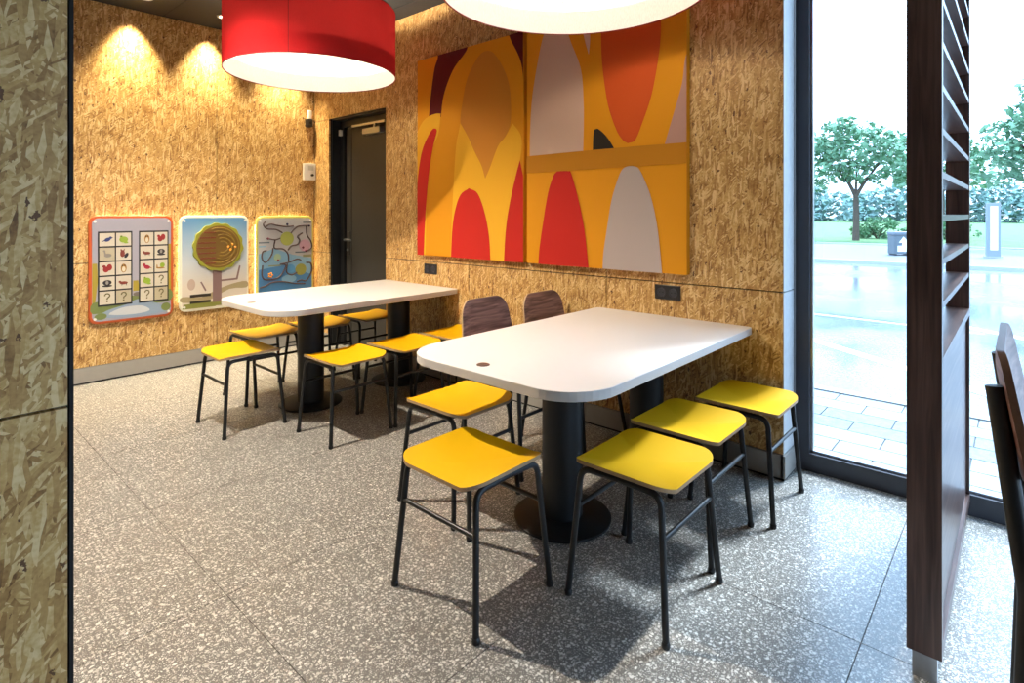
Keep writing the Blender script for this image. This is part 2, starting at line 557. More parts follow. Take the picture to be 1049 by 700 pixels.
# walls behind the camera, right wall with a window
wb = MB(); wb.box((X0, Y0-.1, 0), (X1, Y0, CEIL))
struct('wall_rear', wb, M_plain)
wr = MB(); RX = 2.6
wr.box((RX, Y0, 0), (RX+.15, .9, CEIL)); wr.box((RX, .9, 2.8), (RX+.15, GY, CEIL))
struct('wall_right', wr, M_plain)
M_glass = bpy.data.materials.new('clear_glass'); M_glass.use_nodes = True
gn, gl = M_glass.node_tree.nodes, M_glass.node_tree.links
for nd in list(gn): gn.remove(nd)
go = gn.new('ShaderNodeOutputMaterial'); gt = gn.new('ShaderNodeBsdfTransparent'); gg = gn.new('ShaderNodeBsdfGlossy')
gt.inputs[0].default_value = (.97, .985, .98, 1); gg.inputs['Roughness'].default_value = 0.0
glw = gn.new('ShaderNodeLayerWeight'); glw.inputs['Blend'].default_value = 0.5
gpw = gn.new('ShaderNodeMath'); gpw.operation = 'POWER'; gpw.inputs[1].default_value = 5; gl.new(glw.outputs['Facing'], gpw.inputs[0])
gf = gn.new('ShaderNodeMath'); gf.operation = 'MULTIPLY_ADD'; gf.inputs[1].default_value = .6; gf.inputs[2].default_value = .035; gl.new(gpw.outputs[0], gf.inputs[0])
gm = gn.new('ShaderNodeMixShader'); gl.new(gf.outputs[0], gm.inputs[0]); gl.new(gt.outputs[0], gm.inputs[1]); gl.new(gg.outputs[0], gm.inputs[2]); gl.new(gm.outputs[0], go.inputs[0])
def window(name, p0, p1, z1, fw, divs):
    """framed glazing from p0 to p1 on the floor"""
    p0 = Vector((*p0, 0)); p1 = Vector((*p1, 0)); d = (p1-p0); L = d.length; d.normalize(); nn = Vector((-d.y, d.x, 0))
    fr = lambda u, v, w: tuple(p0+d*u+nn*w+Vector((0, 0, v)))
    f = MB(); bead = MB(); gl_ = MB()
    def bx(mb, u0, v0, u1, v1, w0, w1): mb.prism([(u0, v0), (u1, v0), (u1, v1), (u0, v1)], w0, w1, fr)
    bx(f, 0, 0, L, .09, 0, .07); bx(f, 0, z1-.07, L, z1, 0, .07)
    cuts = [0]+divs+[L]
    for i, c in enumerate(cuts):
        a = max(0, c-fw/2) if 0 < i < len(cuts)-1 else (0 if i == 0 else L-fw)
        bx(f, a, .09, a+fw, z1-.07, 0, .07)
    root = struct(name, f, M_frame)
    for i in range(len(cuts)-1):
        a = cuts[i]+(fw if i == 0 else fw/2); b = cuts[i+1]-(fw if i == len(cuts)-2 else fw/2)
        bx(bead, a, .09, a+.012, z1-.07, .022, .05); bx(bead, b-.012, .09, b, z1-.07, .022, .05)
        bx(bead, a, .09, b, .102, .022, .05); bx(bead, a, z1-.082, b, z1-.07, .022, .05)
        bx(gl_, a, .09, b, z1-.07, .034, .038)
    bead.build('glazing_bead', M_steel, root); gl_.build('pane', M_glass, root)
window('window_1', (WE, GY), (RX, GY), CEIL-.005, .065, [2.0])
window('window_2', (RX, GY-.1), (RX, .9), 2.8, .065, [1.1])

# door in its recess
dm = MB()
dm.box((DL-.0, WY+.03, 0), (DL+.012, 3.14, DT), 0); dm.box((DL, WY+.03, DT-.012), (DR, 3.14, DT), 0)
dm.box((DL+.012, 3.10, 0), (DL+.075, 3.16, DT-.012), 0); dm.box((DL+.075, 3.10, DT-.075), (DR, 3.16, DT-.012), 0)
dm.box((DL+.012, 3.20, 0), (DR, 3.24, DT-.012), 0)
door = struct('door_1', dm, [M_black])
lf = MB(); lf.box((DL+.08, 3.125, .008), (DR+.02, 3.165, DT-.08)); lf.build('door_leaf', M_door, door, bevel=.003)
st = MB(); st.box((DL+.17, 3.121, .03), (DL+.176, 3.127, DT-.1)); st.build('leaf_edge_strip', M_black, door)
h = MB(); h.box((DL+.105, 3.117, .90), (DL+.145, 3.126, 1.14)); hp = h.build('handle_plate', mat('dark_steel', srgb(95, 92, 88), .35, .7), door, bevel=.002)
h = MB(); h.tube(arc_path([(DL+.125, 3.118, 1.06), (DL+.125, 3.065, 1.06), (DL+.25, 3.065, 1.06)], .02), .010); h.build('door_handle', M_steel, door)
h = MB(); h.lathe((DL+.125, 3.112, .96), [(.012, 0), (.012, .001)], 16); h.tube([(DL+.125, 3.118, .96), (DL+.125, 3.105, .96)], .013); h.build('lock_cylinder', M_steel, door)
h = MB(); h.box((DL+.44, 3.07, 2.075), (DL+.72, 3.125, 2.13)); h.build('door_closer', M_steel, door, bevel=.004)
h = MB(); h.box((DL+.24, 3.085, 2.165), (DL+.78, 3.10, 2.185)); h.box((DL+.62, 3.07, 2.13), (DL+.65, 3.1, 2.165)); h.build('closer_arm', M_steel, door)
h = MB(); h.box((DL+.02, 3.07, 2.10), (DL+.055, 3.10, 2.16)); h.build('door_contact', M_wplast, door, bevel=.004)

# ------------------------------------------------------------------ tables
def table(X, yend, cols, label):
    w = .47
    t = empty('dining_table', (X, (yend+WY)/2, 0), 0, label, 'table', 'white tables fixed to the boarded wall')
    L = (WY-.002-yend)/2
    poly = rrect(-w, -L, w, L, (.20, .20, .03, .03), 12)
    mb = MB(); n = len(poly)
    mb.prism(poly, .705, .74, None, 0, 1)
    mb.prism([(x*.93, y*.96) for x, y in poly], .697, .7055, None, 2)
    mb.build('tabletop', [M_white, M_edge, M_black], t, bevel=.0025)
    for y in cols:
        yy = y-(yend+WY)/2
        c = MB(); c.lathe((0, yy, 0), [(.088, .02), (.088, .7)], 40); c.build('column', M_col, t)
        b = MB(); b.lathe((0, yy, 0), [(.205, 0), (.21, .004), (.21, .012), (.2, .017), (.12, .02), (.088, .024)], 56); b.build('base_plate', M_black, t)
    g_ = MB(); g_.lathe((-.05, -L+.09, .74), [(.026, -.002), (.026, .0015), (.024, .0022), (.020, .0016), (.002, .0016)], 32)
    g_.build('grommet', mat('grommet_grey', srgb(120, 108, 104), .3, .6), t)
    return t
table(-1.485, 1.455, [1.985, 2.73], 'white table nearest the camera with rounded front corners, nearest the window')
table(-3.69, 1.53, [2.01, 2.76], 'white table farther back, in front of the dark door and play boards')

# ------------------------------------------------------------------ stools
def seat_mesh(w=.195, d=.185, th=.013, z0=.440, rise=.034):
    rings = 10; base = rrect(-w, -d, w, d, .062, 7); n = len(base)
    prof = lambda x, y: z0 + rise*(x/w)**2 + .004*(abs(y)/d)**3*0
    mb = MB()
    top = []; bot = []
    for k in range(rings):
        s = (k+1)/rings
        top.append([(x*s, y*s, prof(x*s, y*s)) for x, y in base])
        bot.append([(x*s, y*s, prof(x*s, y*s)-th) for x, y in base])
    for lay, flip, mi in ((top, False, 0), (bot, True, 1)):
        vs_ = [(0, 0, prof(0, 0)-(th if flip else 0))]+[p for r in lay for p in r]
        fs = [(0, 1+k, 1+(k+1) % n) for k in range(n)]
        for i in range(rings-1):
            for k in range(n):
                a = 1+i*n+k; b = 1+i*n+(k+1) % n
                fs.append((a, a+n, b+n, b))
        mb.add(vs_, fs, mi, True)
    o = top[-1]; u = bot[-1]
    mb.add(o+u, [(i, (i+1) % n, (i+1) % n+n, i+n) for i in range(n)], 1, True)
    return mb
def make_stool():
    t = empty('stool', (0, 0, 0), 0, '', 'stool', 'yellow stools around the white tables')
    seat_mesh().build('seat', [M_yel, M_ply], t)
    r = .0108
    for sx in (-1, 1):
        for sy in (-1, 1):
            top = Vector((sx*.172, sy*.150, .4385)); foot = Vector((sx*.205, sy*.183, .012))
            path = arc_path([foot, top, Vector((sx*.165, 0, .4385))], .045, 7)
            m = MB(); m.tube(path, r, 12)
            leg = m.build('leg', M_black, t)
            c = MB(); c.lathe((sx*.205, sy*.183, 0), [(.0125, 0), (.0135, .004), (.0135, .014), (.011, .018)], 14); c.build('foot_cap', M_bplast, leg)
    for sy in (-1, 1):
        f = (0.305-.012)/(.4385-.012)
        x = .205+(.172-.205)*f; y = .183+(.150-.183)*f
        m = MB(); m.tube([(-x, sy*y, .305), (x, sy*y, .305)], .0085, 10); m.build('stretcher', M_black, t)
    return t
stools = [
 (-1.450, 1.405, 0, 'yellow stool at the rounded end of the near table, partly in its shadow'),
 (-.985, 1.80, 90, 'yellow stool in front on the window side of the near table, closest to the camera'),
 (-1.030, 2.25, 90, 'yellow stool in the middle of three on the window side of the near table'),
 (-.955, 2.71, 90, 'yellow stool against the boarded wall end, right beside the window'),
 (-1.945, 1.805, -90, 'yellow stool on the left side of the near table, beside the two brown chair backs'),
 (-3.665, 1.525, 0, 'yellow stool at the rounded end of the far table, nearest the play boards in front'),
 (-3.065, 1.895, 90, 'yellow stool on the near long side of the far table, overlapping its front column'),
 (-3.060, 2.334, 90, 'yellow stool in front of the far table\'s rear column, touching the near tabletop in view'),
 (-3.060, 2.772, 90, 'yellow stool beside the boarded wall, half hidden by a brown chair back'),
 (-4.130, 1.88, -90, 'yellow stool behind the far table, below the maze play board'),
 (-4.130, 2.32, -90, 'yellow stool behind the far table, seen just right of its first dark column'),
 (-4.120, 2.76, -90, 'yellow stool behind the far table, closest to the dark door'),
]
proto = make_stool()
for i, (x, y, a, lab) in enumerate(stools):
    s = proto if i == 0 else copy_tree(proto)
    s.location = (x, y, 0); s.rotation_euler = (0, 0, math.radians(a)); s['label'] = lab

# ------------------------------------------------------------------ chairs
def slab_curve(poly, fr, th, rings=8, mats=(0, 1, 0)):
    """thin curved shell over a convex outline; fr(u,v)->(point, normal)"""
    n = len(poly); cx = sum(p[0] for p in poly)/n; cy = sum(p[1] for p in poly)/n
    mb = MB()
    def lay(off):
        out = [fr(cx, cy, off)]
        for k in range(rings):
            s = (k+1)/rings
            out += [fr(cx+(x-cx)*s, cy+(y-cy)*s, off) for x, y in poly]
        return out
    fs = [(0, 1+k, 1+(k+1) % n) for k in range(n)]
    for i in range(rings-1):
        for k in range(n):
            a = 1+i*n+k; b = 1+i*n+(k+1) % n
            fs.append((a, a+n, b+n, b))
    T, B = lay(0), lay(-th)
    mb.add(T, fs, mats[0], True); mb.add(B, fs, mats[2], True)
    o = T[-n:]+B[-n:]
    mb.add(o, [(i, (i+1) % n, (i+1) % n+n, i+n) for i in range(n)], mats[1], True)
    return mb
def make_chair(label, sh=.455, top=.835, group='brown chairs at the near table', r=.011, w=.205, bh=.235, name='dining_chair', lean0=.195, tr=.085, midx=-.185, edge=None):
    """faces +X; back at -X"""
    t = empty(name, (0, 0, 0), 0, label, 'chair', group)
    poly = rrect(-.20, -w, .20, w, (.05, .07, .07, .05), 6)
    def fs(u, v, off): return (u, v, sh+.006+.012*(v/w)**2-.014*max(0, (u-.1)/.1)**2+off)
    slab_curve(poly, fs, .011).build('seat', [wal_c, M_ply], t)
    # backrest: tapered, rounded shell, leaning back and hollowed
    b0 = top-bh
    bp = []
    base = rrect(-w, 0, w, bh, (.05, .05, tr, tr), 8)
    for (u, v) in base:
        bp.append((u*(1-.13*(v/bh)), v))
    def fb(u, v, off):
        x = -lean0-.16*(v+b0-sh)/ .38*.38 + .02*(u/w)**2
        return (x+off, u, b0+v)
    slab_curve(bp, fb, .011).build('backrest', [wal_c, edge or M_ply], t)
    for sy in (-1, 1):
        # front leg + seat rail
        foot = Vector((.225, sy*.215, .012)); ft = Vector((.165, sy*.165, sh-.013)); rb = Vector((-.15, sy*.165, sh-.013))
        m = MB(); m.tube(arc_path([foot, ft, rb], .045), r); lg = m.build('leg', M_black, t)
        m = MB(); m.lathe((foot.x, foot.y, 0), [(r+.002, 0), (r+.003, .012), (r, .018)], 14); m.build('foot_cap', M_bplast, lg)
        foot = Vector((-.235, sy*.205, .012)); mid = Vector((midx, sy*.175, sh-.05))
        hi = Vector((-lean0-.16*(top-.05-sh)-.003+.022*.7*.7-.016, sy*.165*.9, top-.06))
        m = MB(); m.tube(arc_path([foot, mid, hi], .12), r); lg = m.build('leg', M_black, t)
        m = MB(); m.lathe((foot.x, foot.y, 0), [(r+.002, 0), (r+.003, .012), (r, .018)], 14); m.build('foot_cap', M_bplast, lg)
    for (x, yy, z) in ((-.150, .166, sh-.013),):
        m = MB(); m.tube([(x, -yy, z), (x, yy, z)], r*.85); m.build('stretcher', M_black, t)
    fz = .29*sh/.455
    f = fz/(sh-.013)
    m = MB(); yy = .215-.05*f; x = .225-.06*f; m.tube([(x, -yy, fz), (x, yy, fz)], r*.8); m.build('stretcher', M_black, t)
    yy = .205-.03*f; x = -.235+.05*f
    m = MB(); m.tube([(x, -yy, fz), (x, yy, fz)], r*.8); m.build('stretcher', M_black, t)
    return t
c1 = make_chair('brown wooden-backed chair in the gap between the two tables, nearer the camera')
c1.location = (-2.06, 2.33, 0)
c2 = copy_tree(c1); c2.location = (-1.97, 2.745, 0)
c2['label'] = 'brown wooden-backed chair behind the near table, the one closest to the boarded wall'
c3 = make_chair('tall bar chair with brown back seen edge-on at the right edge beside the slatted screen', sh=.775, top=1.10, group='tall chairs', r=.0135, w=.205, bh=.20, name='bar_chair', lean0=.20, tr=.03, midx=-.212, edge=mat('shaded_plywood_edge', srgb(112, 84, 68), .5, 0, .4, .2, 160))  # backrest edge is plywood with its shade put into the colour
del c3['group']
c3.location = (.222, 1.36, 0)

# ------------------------------------------------------------------ slatted screen
scr = empty('slatted_screen', (-.20, 2.53, 0), 0, 'dark walnut room divider with open horizontal slats beside the window', 'room divider')
SX0, SX1, SY0, SY1 = -.2426+.20, -.161+.20, 1.963-2.53, 3.14-2.53
m = MB(); m.box((SX0, SY0, .077), (SX1, SY0+.032, CEIL-.002)); m.build('upright', wal_z, scr, bevel=.001)
m = MB(); m.box((SX0, SY1-.032, .077), (SX1, SY1, CEIL-.002)); m.build('upright', wal_z, scr, bevel=.001)
m = MB(); m.box((SX0+.012, SY0+.032, .12), (SX1-.012, SY1-.032, .885)); m.build('solid_panel', wal_y, scr)
m = MB(); m.box((SX0, SY0+.032, .077), (SX1, SY1-.032, .12)); m.build('rail', wal_y, scr)
m = MB(); m.box((SX0, SY0+.032, .885), (SX1, SY1-.032, .915)); m.build('rail', wal_y, scr)
z = 1.06
while z < CEIL-.05:
    m = MB(); m.box((SX0+.004, SY0+.032, z-.009), (SX1-.002, SY1-.032, z+.009)); m.build('slat', wal_y, scr)
    z += .1235
m = MB(); m.tube([(0, SY0+.20, .915), (0, SY0+.20, CEIL-.002)], .008, 10); m.build('rod', M_black, scr)
m = MB(); m.box((SX0+.012, SY0+.012, 0), (SX1-.012, SY0+.04, .077)); m.box((SX0+.012, SY1-.06, 0), (SX1-.012, SY1-.03, .077)); m.box((SX0+.02, SY0+.04, 0), (SX1-.02, SY1-.06, .077)); m.build('plinth', M_steel, scr)

# ------------------------------------------------------------------ drum lamps
M_fab = bpy.data.materials.new('red_shade_fabric'); M_fab.use_nodes = True
def fabric(m, col, tcol, amt):
    n, l = m.node_tree.nodes, m.node_tree.links
    for nd in list(n): n.remove(nd)
    o = n.new('ShaderNodeOutputMaterial'); d = n.new('ShaderNodeBsdfDiffuse'); tr = n.new('ShaderNodeBsdfTranslucent'); mx = n.new('ShaderNodeMixShader')
    t = n.new('ShaderNodeTexCoord'); nz = n.new('ShaderNodeTexNoise'); nz.inputs['Scale'].default_value = 260; nz.inputs['Detail'].default_value = 3
    mp = n.new('ShaderNodeMapping'); mp.inputs['Scale'].default_value = (1, 1, .25)
    l.new(t.outputs['Object'], mp.inputs[0]); l.new(mp.outputs[0], nz.inputs['Vector'])
    rp = ramp(n, [(0.3, tuple(c*.85 for c in col[:3])+(1,)), (0.7, col)]); l.new(nz.outputs['Fac'], rp.inputs[0])
    l.new(rp.outputs[0], d.inputs[0]); tr.inputs[0].default_value = tcol; mx.inputs[0].default_value = amt
    l.new(d.outputs[0], mx.inputs[1]); l.new(tr.outputs[0], mx.inputs[2]); l.new(mx.outputs[0], o.inputs[0])
fabric(M_fab, srgb(198, 44, 48), (0.66, .05, .05, 1), .5)
M_lin = bpy.data.materials.new('white_shade_lining'); M_lin.use_nodes = True
fabric(M_lin, (.90, .89, .86, 1), (.9, .85, .78, 1), .12)
M_diff = bpy.data.materials.new('lamp_diffuser'); M_diff.use_nodes = True
dn, dl = M_diff.node_tree.nodes, M_diff.node_tree.links
for nd in list(dn): dn.remove(nd)
d_o = dn.new('ShaderNodeOutputMaterial'); d_t = dn.new('ShaderNodeBsdfTransparent'); d_l = dn.new('ShaderNodeBsdfTranslucent'); d_e = dn.new('ShaderNodeEmission')
d_t.inputs[0].default_value = (1, 1, 1, 1); d_l.inputs[0].default_value = (.05, .046, .038, 1)
d_e.inputs[0].default_value = (1, .86, .62, 1); d_e.inputs[1].default_value = .42
d_m = dn.new('ShaderNodeMixShader'); d_m.inputs[0].default_value = .58; d_a = dn.new('ShaderNodeAddShader')
dl.new(d_l.outputs[0], d_a.inputs[0]); dl.new(d_e.outputs[0], d_a.inputs[1])
dl.new(d_t.outputs[0], d_m.inputs[1]); dl.new(d_a.outputs[0], d_m.inputs[2]); dl.new(d_m.outputs[0], d_o.inputs[0])
M_hem = mat('dark_red_hem', srgb(120, 14, 18), .8)
def drum(X, Y, zb, R, H, label):
    t = empty('pendant_lamp', (X, Y, zb), 0, label, 'lamp', 'red drum lamps over the tables')
    n = 96
    m = MB()
    ring = lambda r, z: [(r*math.cos(2*PI*k/n), r*math.sin(2*PI*k/n), z) for k in range(n)]
    q = [(i, (i+1) % n, (i+1) % n+n, i+n) for i in range(n)]
    m.add(ring(R, 0)+ring(R, H), q, 0, True); m.build('shade', M_fab, t, recalc=False)
    m = MB(); m.add(ring(R-.004, 0.002)+ring(R-.004, H-.002), q, 0, True); m.build('lining', M_lin, t, recalc=False)
    for zz in (0, H):
        m = MB(); m.tube([(*p[:2], zz) for p in ring(R, 0)]+[(R, 0, zz)], .0028, 6, caps=False); m.build('hem', M_hem, t)
    m = MB(); m.lathe((0, 0, .135), [(.001, 0), (R-.04, 0)], 64); m.build('diffuser', M_diff, t)
    a0 = -.75
    m = MB()
    fr = lambda u, v, w: ((R+w)*math.cos(u), (R+w)*math.sin(u), v)
    m.prism([(a0, .002), (a0+.006, .002), (a0+.006, H-.002), (a0, H-.002)], .0005, .002, fr); m.build('seam', M_hem, t)
    m = MB()
    for k in range(3):
        a = 2*PI*k/3+.4; m.tube([(0, 0, H-.05), ((R-.005)*math.cos(a), (R-.005)*math.sin(a), H-.05)], .004, 8)
    m.build('spider', M_steel, t)
    m = MB(); m.tube([(0, 0, .38), (0, 0, CEIL-zb-.02)], .006, 10); m.build('cable', M_black, t)
    m = MB(); m.lathe((0, 0, CEIL-zb-.025), [(.06, 0), (.06, .0245)], 32); m.build('ceiling_rose', M_black, t)
    # the lamp's own bulb, above the diffuser
    l = bpy.data.lights.new('bulb_light', 'POINT'); l.energy = 88; l.color = (1.0, .86, .68); l.shadow_soft_size = .08
    o = bpy.data.objects.new('bulb_light', l); o.location = (0, 0, .25); o.parent = t; C.objects.link(o)
    return t
drum(-3.72, 2.04, 2.30, .573, .455, 'red drum pendant lamp over the farther table, its outside seen in full')
drum(-1.48, 2.07, 2.31, .603, .455, 'large drum pendant lamp over the near table, its white inside cut by the top edge')

# ------------------------------------------------------------------ ceiling spots (fixtures)
M_em = mat('lamp_glass_lit', (1, 1, 1, 1), .3, emit=(1, .85, .6, 1), es=12)
first = None
labs = ['recessed ceiling spotlight washing the left part of the play wall', 'recessed ceiling spotlight seen at the top edge left of the red drum lamp', 'recessed ceiling spotlight washing the play wall behind the red drum lamp']
more = ['recessed ceiling spotlight above the gangway in front of the far table', 'recessed ceiling spotlight over the open floor in front of the left partition', 'recessed ceiling spotlight over the floor between the near table and slatted screen', 'recessed ceiling spotlight in the left rear of the room', 'recessed ceiling spotlight behind the camera to the right', 'recessed ceiling spotlight over the floor right of the slatted screen', 'added fill spotlight over the gangway in front of the leftmost play board']
for (x, y), lab in list(zip([(WASH[0]), (WASH[1]), (WASH[2])], labs))+list(zip(DOWN, more)):
    if first is None:
        s = empty('ceiling_spotlight', (x, y, CEIL), 0, lab, 'spotlight', 'recessed ceiling spotlights')
        m = MB(); m.lathe((0, 0, 0), [(.045, -.001), (.06, -.003), (.058, -.008), (.045, -.010), (.040, -.004)], 28); m.build('trim_ring', M_wplast, s)
        m = MB(); m.lathe((0, 0, 0), [(.001, -.004), (.041, -.004), (.041, -.002), (.001, -.002)], 24); m.build('lens', M_em, s)
        first = s
    else:
        s = copy_tree(first); s.location = (x, y, CEIL); s['label'] = lab

# ------------------------------------------------------------------ wall canvases
CW, CH, CT = 1.145, 1.585, .04
c_gold = srgb(218, 146, 22); c_lyel = srgb(230, 172, 42); c_red = srgb(188, 36, 28); c_mar = srgb(92, 12, 20)
c_och = srgb(200, 132, 44); c_or = srgb(204, 84, 32); c_cream = srgb(206, 176, 158); c_lav = srgb(178, 164, 158); c_mv = srgb(176, 136, 124)
c_blk = srgb(44, 38, 32); c_band = srgb(184, 122, 24)
def cm(n, c): return mat('canvas_'+n, c, .75, 0, .25, .02, 300)
LA = {
'maroon': [(0.243, 1.656), (0.253, 1.571), (0.211, 1.482), (0.168, 1.28), (0.142, 1.096), (0.29, 1.094), (0.315, 1.233), (0.366, 1.347), (0.446, 1.455), (0.582, 1.563), (0.591, 1.64)],
'ochre': [(0.79, 1.517), (0.735, 1.507), (0.675, 1.461), (0.591, 1.352), (0.543, 1.202), (0.515, 1.021), (0.591, 0.921), (0.666, 0.798), (0.739, 0.688), (0.778, 0.59), (0.827, 0.67), (0.905, 0.815), (0.973, 0.874), (1.025, 0.966), (1.03, 1.111), (1.006, 1.261), (0.939, 1.395), (0.859, 1.491)],
'yellowL': [(0.29, 1.121), (0.232, 1.127), (0.147, 1.116), (0.07, 1.082), (0.003, 1.004), (-0.042, 0.879), (-0.042, 0.603), (-0.054, -0.116), (0.103, -0.106), (0.118, 0.456), (0.157, 0.707), (0.2, 0.871), (0.263, 0.965)],
'redL': [(0.232, 1.009), (0.19, 1.007), (0.125, 0.943), (0.071, 0.865), (0.037, 0.773), (0.003, 0.601), (-0.019, 0.316), (-0.031, -0.115), (0.077, -0.108), (0.092, 0.175), (0.118, 0.456), (0.157, 0.707), (0.2, 0.871), (0.243, 0.981)],
'yellowM': [(0.515, 1.021), (0.591, 0.921), (0.666, 0.798), (0.739, 0.688), (0.778, 0.59), (0.827, 0.67), (0.905, 0.815), (0.973, 0.874), (1.047, 0.964), (1.127, 0.86), (1.114, 0.702), (1.047, 0.5), (0.989, 0.257), (0.961, -0.051), (0.4, -0.087), (0.416, 0.25), (0.44, 0.584), (0.466, 0.85), (0.491, 0.943)],
'redR': [(1.114, 0.702), (1.047, 0.5), (0.989, 0.257), (0.961, -0.051), (1.22, -0.034), (1.22, 0.437), (1.158, 0.557)],
'darkTR': [(0.997, 1.63), (1.03, 1.55), (1.103, 1.426), (1.135, 1.337), (1.151, 1.203), (1.22, 1.193), (1.22, 1.581)],
'redM': [(0.406, -0.087), (0.422, 0.183), (0.452, 0.344), (0.515, 0.476), (0.61, 0.526), (0.702, 0.484), (0.774, 0.343), (0.819, 0.167), (0.836, -0.059)]}
RA = {
'cream': [(0.255, 1.645), (0.195, 1.59), (0.133, 1.486), (0.07, 1.238), (0.042, 1.073), (0.029, 0.876), (0.026, 0.70), (0.461, 0.70), (0.467, 0.887), (0.465, 1.045), (0.445, 1.245), (0.364, 1.439), (0.314, 1.577)],
'sliver': [(0.453, 1.506), (0.476, 1.416), (0.505, 1.323), (0.514, 1.408), (0.511, 1.506)],
'orange': [(0.599, 1.563), (0.596, 1.398), (0.607, 1.217), (0.644, 0.996), (0.702, 0.838), (0.745, 0.774), (0.78, 0.75), (0.829, 0.764), (0.87, 0.846), (0.936, 1.018), (0.982, 1.248), (0.992, 1.387), (0.988, 1.494)],
'mauve': [(1.161, 1.244), (1.135, 1.173), (1.119, 1.049), (1.064, 0.872), (1.02, 0.736), (1.007, 0.69), (1.197, 0.69), (1.2, 1.2)],
'black': [(0.535, 0.700), (0.539, 0.798), (0.546, 0.853), (0.577, 0.853), (0.637, 0.8), (0.691, 0.722), (.70, .700)],
'band': [(-0.042, 0.725), (0.4, 0.728), (0.8, 0.728), (1.197, 0.725), (1.197, 0.61), (0.8, .61), (.4, .61), (-0.042, 0.61)],
'red': [(0.102, -0.045), (0.11, 0.082), (0.142, 0.264), (0.186, 0.471), (0.226, 0.573), (0.25, 0.603), (0.272, 0.61), (0.351, 0.607), (0.374, 0.589), (0.429, 0.426), (0.476, 0.229), (0.508, -0.017)],
'lav': [(0.608, -0.036), (0.614, 0.092), (0.637, 0.232), (0.673, 0.421), (0.717, 0.545), (0.745, 0.596), (0.78, 0.613), (0.829, 0.61), (0.859, 0.59), (0.896, 0.52), (0.936, 0.417), (0.975, 0.239), (1.003, -0.02)]}
def canvas(x0, z0, layers, base, label):
    t = empty('wall_canvas', (x0+CW/2, WY, z0), 0, label, 'picture', 'printed canvases on the boarded wall')
    fr = lambda u, v, w: (u-CW/2, -CT-w, v)
    m = MB(); m.box((-CW/2, -CT, 0), (CW/2, -.001, CH)); mats = [cm('gold', c_gold)]
    cb = MB(); cb.v, cb.f, cb.mi, cb.sm = list(m.v), list(m.f), list(m.mi), list(m.sm)
    for k, (pts, nm, col, sm) in enumerate(layers):
        pl = smooth_corners(pts, 5, 48)
        pl = clip_rect(pl, 0, 0, CW, CH)
        q = []
        for p in pl:
            if not q or (abs(p[0]-q[-1][0])+abs(p[1]-q[-1][1])) > 1e-4: q.append(p)
        mats.append(cm(nm, col))
        n = len(q); w = .0006*(k+1)
        if sum(q[i-1][0]*q[i][1]-q[i][0]*q[i-1][1] for i in range(n)) < 0: q.reverse()
        # triangulate through bmesh to allow concave outlines
        cb.add([fr(u, v, w) for u, v in q], tessellate_polygon([[Vector((u, v, 0)) for u, v in q]]), k+1)
    cb.build('printed_canvas', mats, t, recalc=False)
    m = MB()
    for a, b in (((-CW/2+.02, -.03, .02), (CW/2-.02, -.0005, .05)), ((-CW/2+.02, -.03, CH-.05), (CW/2-.02, -.0005, CH-.02))): m.box(a, b)
    m.build('stretcher_bar', M_ply, t)
canvas(-3.675, .985, [(LA['maroon'], 'maroon', c_mar, 0), (LA['ochre'], 'ochre', c_och, 1), (LA['yellowM'], 'light_yellow', c_lyel, 0), (LA['yellowL'], 'light_yellow', c_lyel, 0), (LA['redL'], 'red', c_red, 0), (LA['redM'], 'red', c_red, 0), (LA['redR'], 'red', c_red, 0), (LA['darkTR'], 'maroon', c_mar, 0)], c_gold,
       'left printed canvas of overlapping yellow, red and ochre arches on the boarded wall')
canvas(-2.50, .985, [(RA['cream'], 'cream', c_cream, 0), (RA['sliver'], 'cream', c_cream, 0), (RA['orange'], 'orange', c_or, 0), (RA['mauve'], 'mauve', c_mv, 0), (RA['black'], 'black', c_blk, 0), (RA['band'], 'band', c_band, 0), (RA['red'], 'red', c_red, 0), (RA['lav'], 'lavender', c_lav, 0)], c_gold,
       'right printed canvas with a red arch, a pale grey arch and an ochre band across')

# ------------------------------------------------------------------ sockets and small wall devices
def socket(x, z, label):
    t = empty('wall_socket', (x, WY, z), 0, label, 'socket', 'double sockets below the canvases')
    m = MB(); m.box((-.078, -.008, -.041), (.078, 0, .041)); m.build('cover_plate', M_bplast, t, bevel=.003)
    for s in (-.036, .036):
        m = MB(); n = 28
        # ring with a recessed cup
        prof = [(.027, -.008), (.027, -.011), (.0225, -.011), (.021, -.0085), (.001, -.0083)]
        vs_ = []; fs = []
        for r, y in prof:
            vs_ += [(s+r*math.cos(2*PI*k/n), y, r*math.sin(2*PI*k/n)) for k in range(n)]
        for i in range(len(prof)-1):
            for k in range(n): fs.append((i*n+k, i*n+(k+1) % n, (i+1)*n+(k+1) % n, (i+1)*n+k))
        m.add(vs_, fs, 0, True); ins = m.build('socket_insert', mat('socket_cup', srgb(52, 52, 58), .35), t)
        m = MB()
        for d in (-.0095, .0095): m.tube([(s+d, -.0082, 0), (s+d, -.0095, 0)], .003, 8)
        m.build('contact_hole', M_groove, ins)
socket(-1.486, .874, 'black double socket right under the right canvas, above the near table')
socket(-3.555, .872, 'black double socket under the left canvas, above the far table')
t = empty('wall_control', (PLAYX, 2.92, 1.66), 0, 'white wall box with a small black knob beside the dark door', 'control box')
m = MB(); m.box((0, -.07, 0), (.04, .055, .17)); m.build('housing', M_wplast, t, bevel=.004)
m = MB(); m.tube([(.04, .012, .052), (.058, .012, .052)], .013, 16); m.build('knob', M_bplast, t)
m = MB(); m.box((.04, -.03, .10), (.0415, .03, .145)); m.build('display', mat('pale_display', srgb(190, 190, 182), .3), t)
t = empty('motion_sensor', (PLAYX, 2.90, 2.20), 0, 'small black and white sensor high in the corner beside the dark door', 'sensor')
